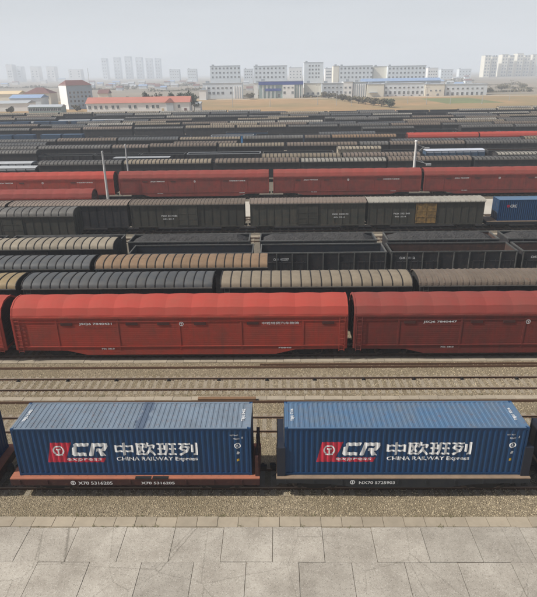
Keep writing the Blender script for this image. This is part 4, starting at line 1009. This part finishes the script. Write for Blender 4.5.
building(362, 440, 80.5, 560, 14, 'long blue grey roofed hall behind the low offices', W_GREY, W_BLUER, roof='gable', rise=2.5, name='factory_hall', cat='hall')
YT = 800
def trows(cols, y0=76.6, n=3, dy=4.4): return [(y0-i*dy, cols, 2.4, 2.4) for i in range(n)]
building(210.5, 240, 65.5, YT, 16, 'tall white block with square windows above the leftmost office', W_BLUEW, rows=trows(fr(213, 239, 8)), grp=TW)
building(254, 287, 65.5, YT, 16, 'tall white block with square windows above the blue banded office', W_BLUEW, rows=trows(fr(256.5, 283.5, 8)), grp=TW)
building(304, 323, 62, YT+30, 18, 'tall pale block with paired narrow window columns', W_BLUEW, rows=trows([309.5, 312.5, 316, 318.5], n=4, dy=3.8), grp=TW)
building(333, 338.5, 65.5, YT, 20, 'narrow sunlit cream stair tower left of a tall block', W_CREAM, grp=TW)
building(339, 372, 65.5, YT, 18, 'tall white block in the centre right of the cream stair tower', W_BLUEW, rows=trows(fr(341, 371, 9)), grp=TW)
building(373, 386.5, 66, YT+6, 18, 'plain cream block between two tall window blocks', W_CREAM, grp=TW)
building(387, 425, 65.5, YT, 18, 'rightmost tall white block with square windows', W_BLUEW, rows=trows(fr(389, 423, 10)), grp=TW)
# hazy apartment towers far behind
AT = 'hazy apartment towers on the horizon'
for i, (a, c, tp) in enumerate([(103, 108, 58), (115, 121, 57), (126, 132, 56), (137, 143, 57), (147, 153, 58), (156, 161, 58)]):
    building(a, c, tp, 3000+i*30, 40, f'hazy apartment tower on the left horizon, {ORD[i]} from the left', W_BLUEW, rows=[(77-k*3.2, [a+1.4, c-1.4], 6, 7) for k in range(6)], grp=AT, name='apartment_tower', cat='tower')
for i, (a, c, tp) in enumerate([(483, 489, 55), (490, 495.5, 56), (500, 506, 54), (507, 512, 55), (515, 521, 53), (522, 528, 55), (530, 540, 54)]):
    building(a, c, tp, 1700+i*15, 32, f'cream apartment tower on the right horizon, {ORD[i]} from the left', W_CREAM, rows=[(78-k*3.2, [a+1.6, c-1.6], 4, 4.4) for k in range(8)], grp=AT, name='apartment_tower', cat='tower')
for i, (a, c, tp, col) in enumerate([(8, 14, 64, W_WHITE), (18, 23, 66, W_BLUEW), (32, 40, 66, W_WHITE), (48, 56, 66, W_WHITE), (70, 82, 69, W_WHITE)]):
    building(a, c, tp, 2500+i*15, 40, f'faint pale block on the far left horizon, {ORD[i]} from the left', col, rows=[(76-k*2.5, [a+2, c-2], 6, 5) for k in range(3)], grp=AT, name='apartment_tower', cat='tower')
for i, (a, c, tp, Y_, col) in enumerate([(244, 253, 68.5, 1250, W_BLUEW), (289, 302, 67, 1300, W_WHITE), (325, 332, 68, 1200, W_WHITE), (427, 437, 67.5, 1250, W_WHITE), (440, 452, 69, 1500, W_BLUEW), (458, 470, 68.5, 1600, W_BLUEW), (188, 197, 68.5, 1700, W_BLUEW), (170, 180, 69, 1900, W_BLUEW)]):
    building(a, c, tp, Y_, 22, ['low hazy block between the two leftmost tall blocks', 'hazy white block left of the paired window block', 'hazy white block right of the paired window block', 'hazy white block just right of the rightmost tall block', 'faint wide block above the sunlit cream office', 'faint wide block left of the cream towers', 'faint block left of the leftmost tall white block', 'very faint block right of the left horizon towers'][i], col, rows=[(77-k*3, fr(a+1.5, c-1.5, 4), 2.6, 2.6) for k in range(3)], grp='hazy blocks filling the skyline', name='apartment_block', cat='building')
# red-roofed yard building
def exr(t, h, H, cx, Y, d):
    X = lambda c: on_y(c, 105, Y)[0]-cx
    box_part('door', t, X(184), X(186.5), -.08, -.01, 0, 2.9, W_BROWN); box_part('door', t, X(161.5), X(163.5), -.08, -.01, 0, 2.9, W_ORANGE)
    b = MB(); b.ext_y([(X(165), H-.1), (X(175), H-.1), (X(170), H+2.2)], -.9, 3, 0); obj('porch_gable', b.mesh('porch_gable', [W_PINK]), t)
    box_part('glazed_porch', t, X(166.5), X(173.5), -.6, -.01, .3, H-.3, W_GREY)
building(85.5, 189, 102.3, 330, 11, 'long low cream building with red tiled roof at the yard edge', W_WHITE, W_PINK, rows=[(106.3, [88.5, 94.5, 100, 105.5, 112, 117, 129, 134.5, 146.5, 152.5, 157, 178.5], 1.5, 1.8)], roof='gable', rise=3.0, overhang=.5, extras=exr, name='station_house', cat='building')
# blue-white gabled block, turned so that its lit end shows
x, _ = on_z(68, 107, 0); t = empty('workshop_building', (on_y(68, 100, 385)[0], 385, 0), R(38)); tag(t, 'tall blue white block with a sunlit blank end wall and red brown roof', 'building')
Hb = on_y(68, 85, 385)[1]
b = MB(); b.box(0, 17, 0, 15, 0, Hb); obj('wall', b.mesh('wall', [wallm('wall_shaded_blue', (.44, .55, .64))]), t)  # the front's bluish shade is put into this wall colour
box_part('end_wall', t, -.12, -.01, 0, 15, 0, Hb+.3, W_WHITE)  # whiter sheet puts the sunlight on this end into the colour
b = MB(); b.add([(-.3, -.6, Hb), (17.6, -.6, Hb), (17.6, 15.6, Hb), (-.3, 15.6, Hb), (2.5, 7.5, Hb+3.2), (14, 7.5, Hb+3.2)], [(0, 1, 5, 4), (1, 2, 5), (2, 3, 4, 5), (3, 0, 4), (0, 3, 2, 1)]); obj('roof', b.mesh('roof', [W_BROWN]), t)
for z in (2.2, 5, 7.8, 10.4):
    if z < Hb-1:
        for xw in (2, 4.6, 7.2, 9.8, 12.4, 15): obj('window', win_mesh(1.3, 1.5), t, (xw, -.03, z))
# left cluster
building(24, 50, 93, 430, 14, 'cream house with brown hipped roof at the left', W_CREAM, W_BROWN, roof='hip', rise=4, rows=[(97, fr(30, 47, 4), 2, 1.8)], name='house', cat='house')
building(9, 40, 97.5, 395, 14, 'long low hall with blue metal roof at the left', W_BLUEW, W_BLUER, roof='gable', rise=2, name='factory_hall', cat='hall')
building(-12, 26, 103, 372, 14, 'white walled shed at the far left behind the wagons', W_WHITE, W_ROOFG, roof='gable', rise=1.5, name='shed', cat='shed')
building(27, 60, 106.5, 335, 8, 'low green grey shed with a row of windows beside the blue white block', W_GREEN, W_ROOFG, rows=[(109, fr(29, 58, 9), 2, 1.6)], roof='gable', rise=1.2, name='shed', cat='shed')
building(-12, 18, 93.5, 440, 16, 'orange roofed long shed at the far left edge', W_CREAM, W_ORANGE, roof='gable', rise=2, name='shed', cat='shed')
building(98, 108, 93, 480, 10, 'small house with red brown roof left of the trees', W_CREAM, W_BROWN, roof='gable', rise=3, name='house', cat='house')
building(199, 206, 90, 500, 10, 'small white annex left of the leftmost office', W_WHITE, name='annex', cat='building')
building(192, 200, 103, 345, 7, 'small pale shed right of the red roofed building', W_WHITE, roof='gable', rise=1, name='shed', cat='shed')
rh = random.Random(21)
HH = [(92, 88), (112, 86), (120, 90), (132, 84.5), (143, 88), (156, 86.5), (164, 89), (172, 83), (190, 84), (196, 88), (5, 86), (16, 84), (45, 83), (62, 81), (246, 84), (249, 90), (294, 78), (440, 82), (455, 80), (466, 79)] + [(92+i*8.3, 83.2+(i*37 % 11)*.5) for i in range(13)] + [(432+i*9, 82+(i*23 % 7)*.6) for i in range(5)]
for i, (px, py) in enumerate(sorted(HH)):
    x, Y = on_z(px, py, 0); w = rh.uniform(4, 8)*Y/551/1.4
    building(px-rh.uniform(2, 4), px+rh.uniform(2, 4), py-rh.uniform(2.0, 3.2), Y, 10, f'small hazy village house far behind the yard, {ORD[i]} from the left', rh.choice([W_WHITE, W_BLUEW, W_WHITE]), rh.choice([W_BROWN, W_ROOFG, W_ROOFG, W_BLUER]), roof='gable', rise=2.2, name='village_house', cat='house', grp='scattered hazy houses behind the yard')

# ------------------------------------------------------------------ trees and shrubs
M_LEAF = paint('dusty_leaves', (.055, .075, .045), (.10, .10, .06), .6, .8, .6, 0, .15, 0, .35)
M_LEAFB = paint('winter_shrub_leaves', (.11, .10, .06), (.15, .12, .08), .6, .85, .6, 0, .15, 0, .35)
M_BARK = paint('bark', (.10, .08, .06), (.06, .05, .04), .5)
def crown_mesh(w, h, z0, seed, mat, n=700, leaf=.32):
    rnd = random.Random(seed); b = MB(); cl = [(rnd.uniform(-.3, .3)*w, rnd.uniform(-.3, .3)*w, z0+h*rnd.uniform(.3, .72), rnd.uniform(.22, .36)) for _ in range(9)]
    for _ in range(n):
        c = rnd.choice(cl); d = Vector((rnd.gauss(0, 1), rnd.gauss(0, 1), rnd.gauss(0, 1))).normalized()*rnd.uniform(.55, 1.05)
        p = Vector((c[0]+d.x*c[3]*w*.8, c[1]+d.y*c[3]*w*.8, c[2]+d.z*c[3]*h*.8))
        if p.z < z0*.6: continue
        u = Vector((rnd.uniform(-1, 1), rnd.uniform(-1, 1), rnd.uniform(-1, 1))).normalized(); v = u.orthogonal().normalized(); s = leaf*rnd.uniform(.6, 1.4)
        b.add([p-u*s, p+v*s*.6, p+u*s, p-v*s*.6], [(0, 1, 2, 3)])
    return b.mesh('crown', [mat])
def tree(px, Y, w, h, label, seed, mat=M_LEAF, name='tree', trunk=True, grp=None, cat='tree'):
    x = on_y(px, 100, Y)[0]; t = empty(name, (x, Y, 0)); tag(t, label, cat, grp)
    z0 = h*.22 if trunk else .1
    b = MB(); b.tube((0, 0, 0), (.1, 0, h*.5), .22, .1, 7)
    for a in range(4): b.tube((.05, 0, h*.3), (math.cos(a*1.6)*w*.3, math.sin(a*1.6)*w*.3, h*.65), .08, .03, 5)
    obj('trunk', b.mesh('trunk', [M_BARK]), t)
    obj('crown', crown_mesh(w, h-z0, z0, seed, mat, 600, .45 if trunk else .5), t)
TG = 'trees behind the red roofed building'
for i, (px, w, h, lb) in enumerate([(127, 5, 9, 'small low tree furthest left behind the red roof'), (148.5, 7, 12.5, 'rounded dark tree above the middle of the red roof'), (159, 5.5, 11, 'small round tree, second along the red roof'), (170.5, 6.5, 11.5, 'bushy tree behind the porch gable'),
        (180, 6, 11, 'tree merging with its taller right neighbour'), (187, 7, 12.5, 'wide dark tree near the right roof end'), (194, 6.5, 10.5, 'dark green tree at the right end of the red roofed building')]):
    tree(px, 352 if i < 6 else 338, w, h, lb, 30+i, grp=TG)
SG = 'shrub row on the field edge'
SH = [(325, 95.5), (331, 96.5), (338, 98), (345, 99.5), (352, 100.5), (358.5, 101.5), (366, 102.5), (374, 103.5), (382, 104.5), (390, 105.3)]
SN = ['pale brown shrub at the left end of the shrub row', 'second shrub from the left in the shrub row', 'third shrub from the left in the shrub row', 'fourth shrub from the left in the shrub row', 'fifth shrub from the left in the shrub row', 'sixth shrub in the row, below the white column wing', 'seventh shrub in the row, left of the cream warehouse', 'third shrub from the right end of the shrub row', 'second shrub from the right end of the shrub row', 'dark rounded shrub at the right end of the shrub row']
for i, (px, pb) in enumerate(SH):
    _, Y = on_z(px, pb+1.5, 0); tree(px, Y, 8, 5.2 if i < 9 else 5.6, SN[i], 60+i, M_LEAFB if i < 9 else M_LEAF, 'shrub', False, SG, 'shrub')
for i, (px, Y, w, h, lb) in enumerate([(250, 500, 8, 6, 'bare grey bush between the two leftmost offices'), (500, 620, 14, 6, 'low dark thicket right of the offices'), (520, 680, 14, 6, 'low dark thicket below the cream towers'), (488, 560, 8, 5, 'small bush at the corner of the rightmost office'), (76, 365, 5, 4, 'yellowish bush below the blue white block'), (9, 355, 5, 4, 'dark bush by the white shed at far left')]):
    tree(px, Y, w, h, lb, 90+i, M_LEAFB, 'shrub', False, None, 'shrub')

def treeline(px0, px1, py, h, seed, name):
    rnd_ = random.Random(seed); b = MB(); x0, Y = on_z(px0, py, 0); x1, _ = on_z(px1, py, 0)
    n_ = int((x1-x0)*1.1)
    for _ in range(n_):
        cx = rnd_.uniform(x0, x1); hh = h*rnd_.uniform(.4, 1)*(.6+.4*math.sin(cx*.09+seed)); cy = Y+rnd_.uniform(-6, 6)
        for _k in range(9):
            p = Vector((cx+rnd_.gauss(0, 1.3), cy+rnd_.gauss(0, 1.3), max(.3, rnd_.uniform(.1, 1)*hh))); u = Vector((rnd_.uniform(-1, 1), rnd_.uniform(-1, 1), rnd_.uniform(-1, 1))).normalized(); v = u.orthogonal().normalized(); s_ = rnd_.uniform(.5, 1.2)
            b.add([p-u*s_, p+v*s_*.7, p+u*s_, p-v*s_*.7], [(0, 1, 2, 3)])
    tag(obj('distant_scrub', b.mesh('distant_scrub', [M_LEAFB])), kind='stuff')
for i_, (a_, c_, y_, h_) in enumerate([(88, 130, 89.5, 6), (118, 200, 86.5, 7), (150, 205, 91, 5), (-5, 60, 88, 6), (242, 258, 96, 5), (425, 490, 81.5, 8), (440, 545, 85.5, 5), (488, 545, 88.5, 5), (470, 545, 92, 4), (196, 215, 97.5, 3), (300, 330, 97, 3)]): treeline(a_, c_, y_, h_, i_+3, '')

# ------------------------------------------------------------------ haze
b = MB(); b.box(-6800, 6800, -300, 8800, -1.2, 78)
mt = bpy.data.materials.new('haze_air'); mt.use_nodes = True; n = mt.node_tree; n.nodes.clear()
pv = n.nodes.new('ShaderNodeVolumePrincipled'); pv.inputs['Color'].default_value = (.84, .915, 1.0, 1); pv.inputs['Density'].default_value = .0005; pv.inputs['Anisotropy'].default_value = 0.
ou = n.nodes.new('ShaderNodeOutputMaterial'); n.links.new(pv.outputs[0], ou.inputs['Volume'])
hz = obj('haze', b.mesh('haze', [mt])); hz['kind'] = 'stuff'
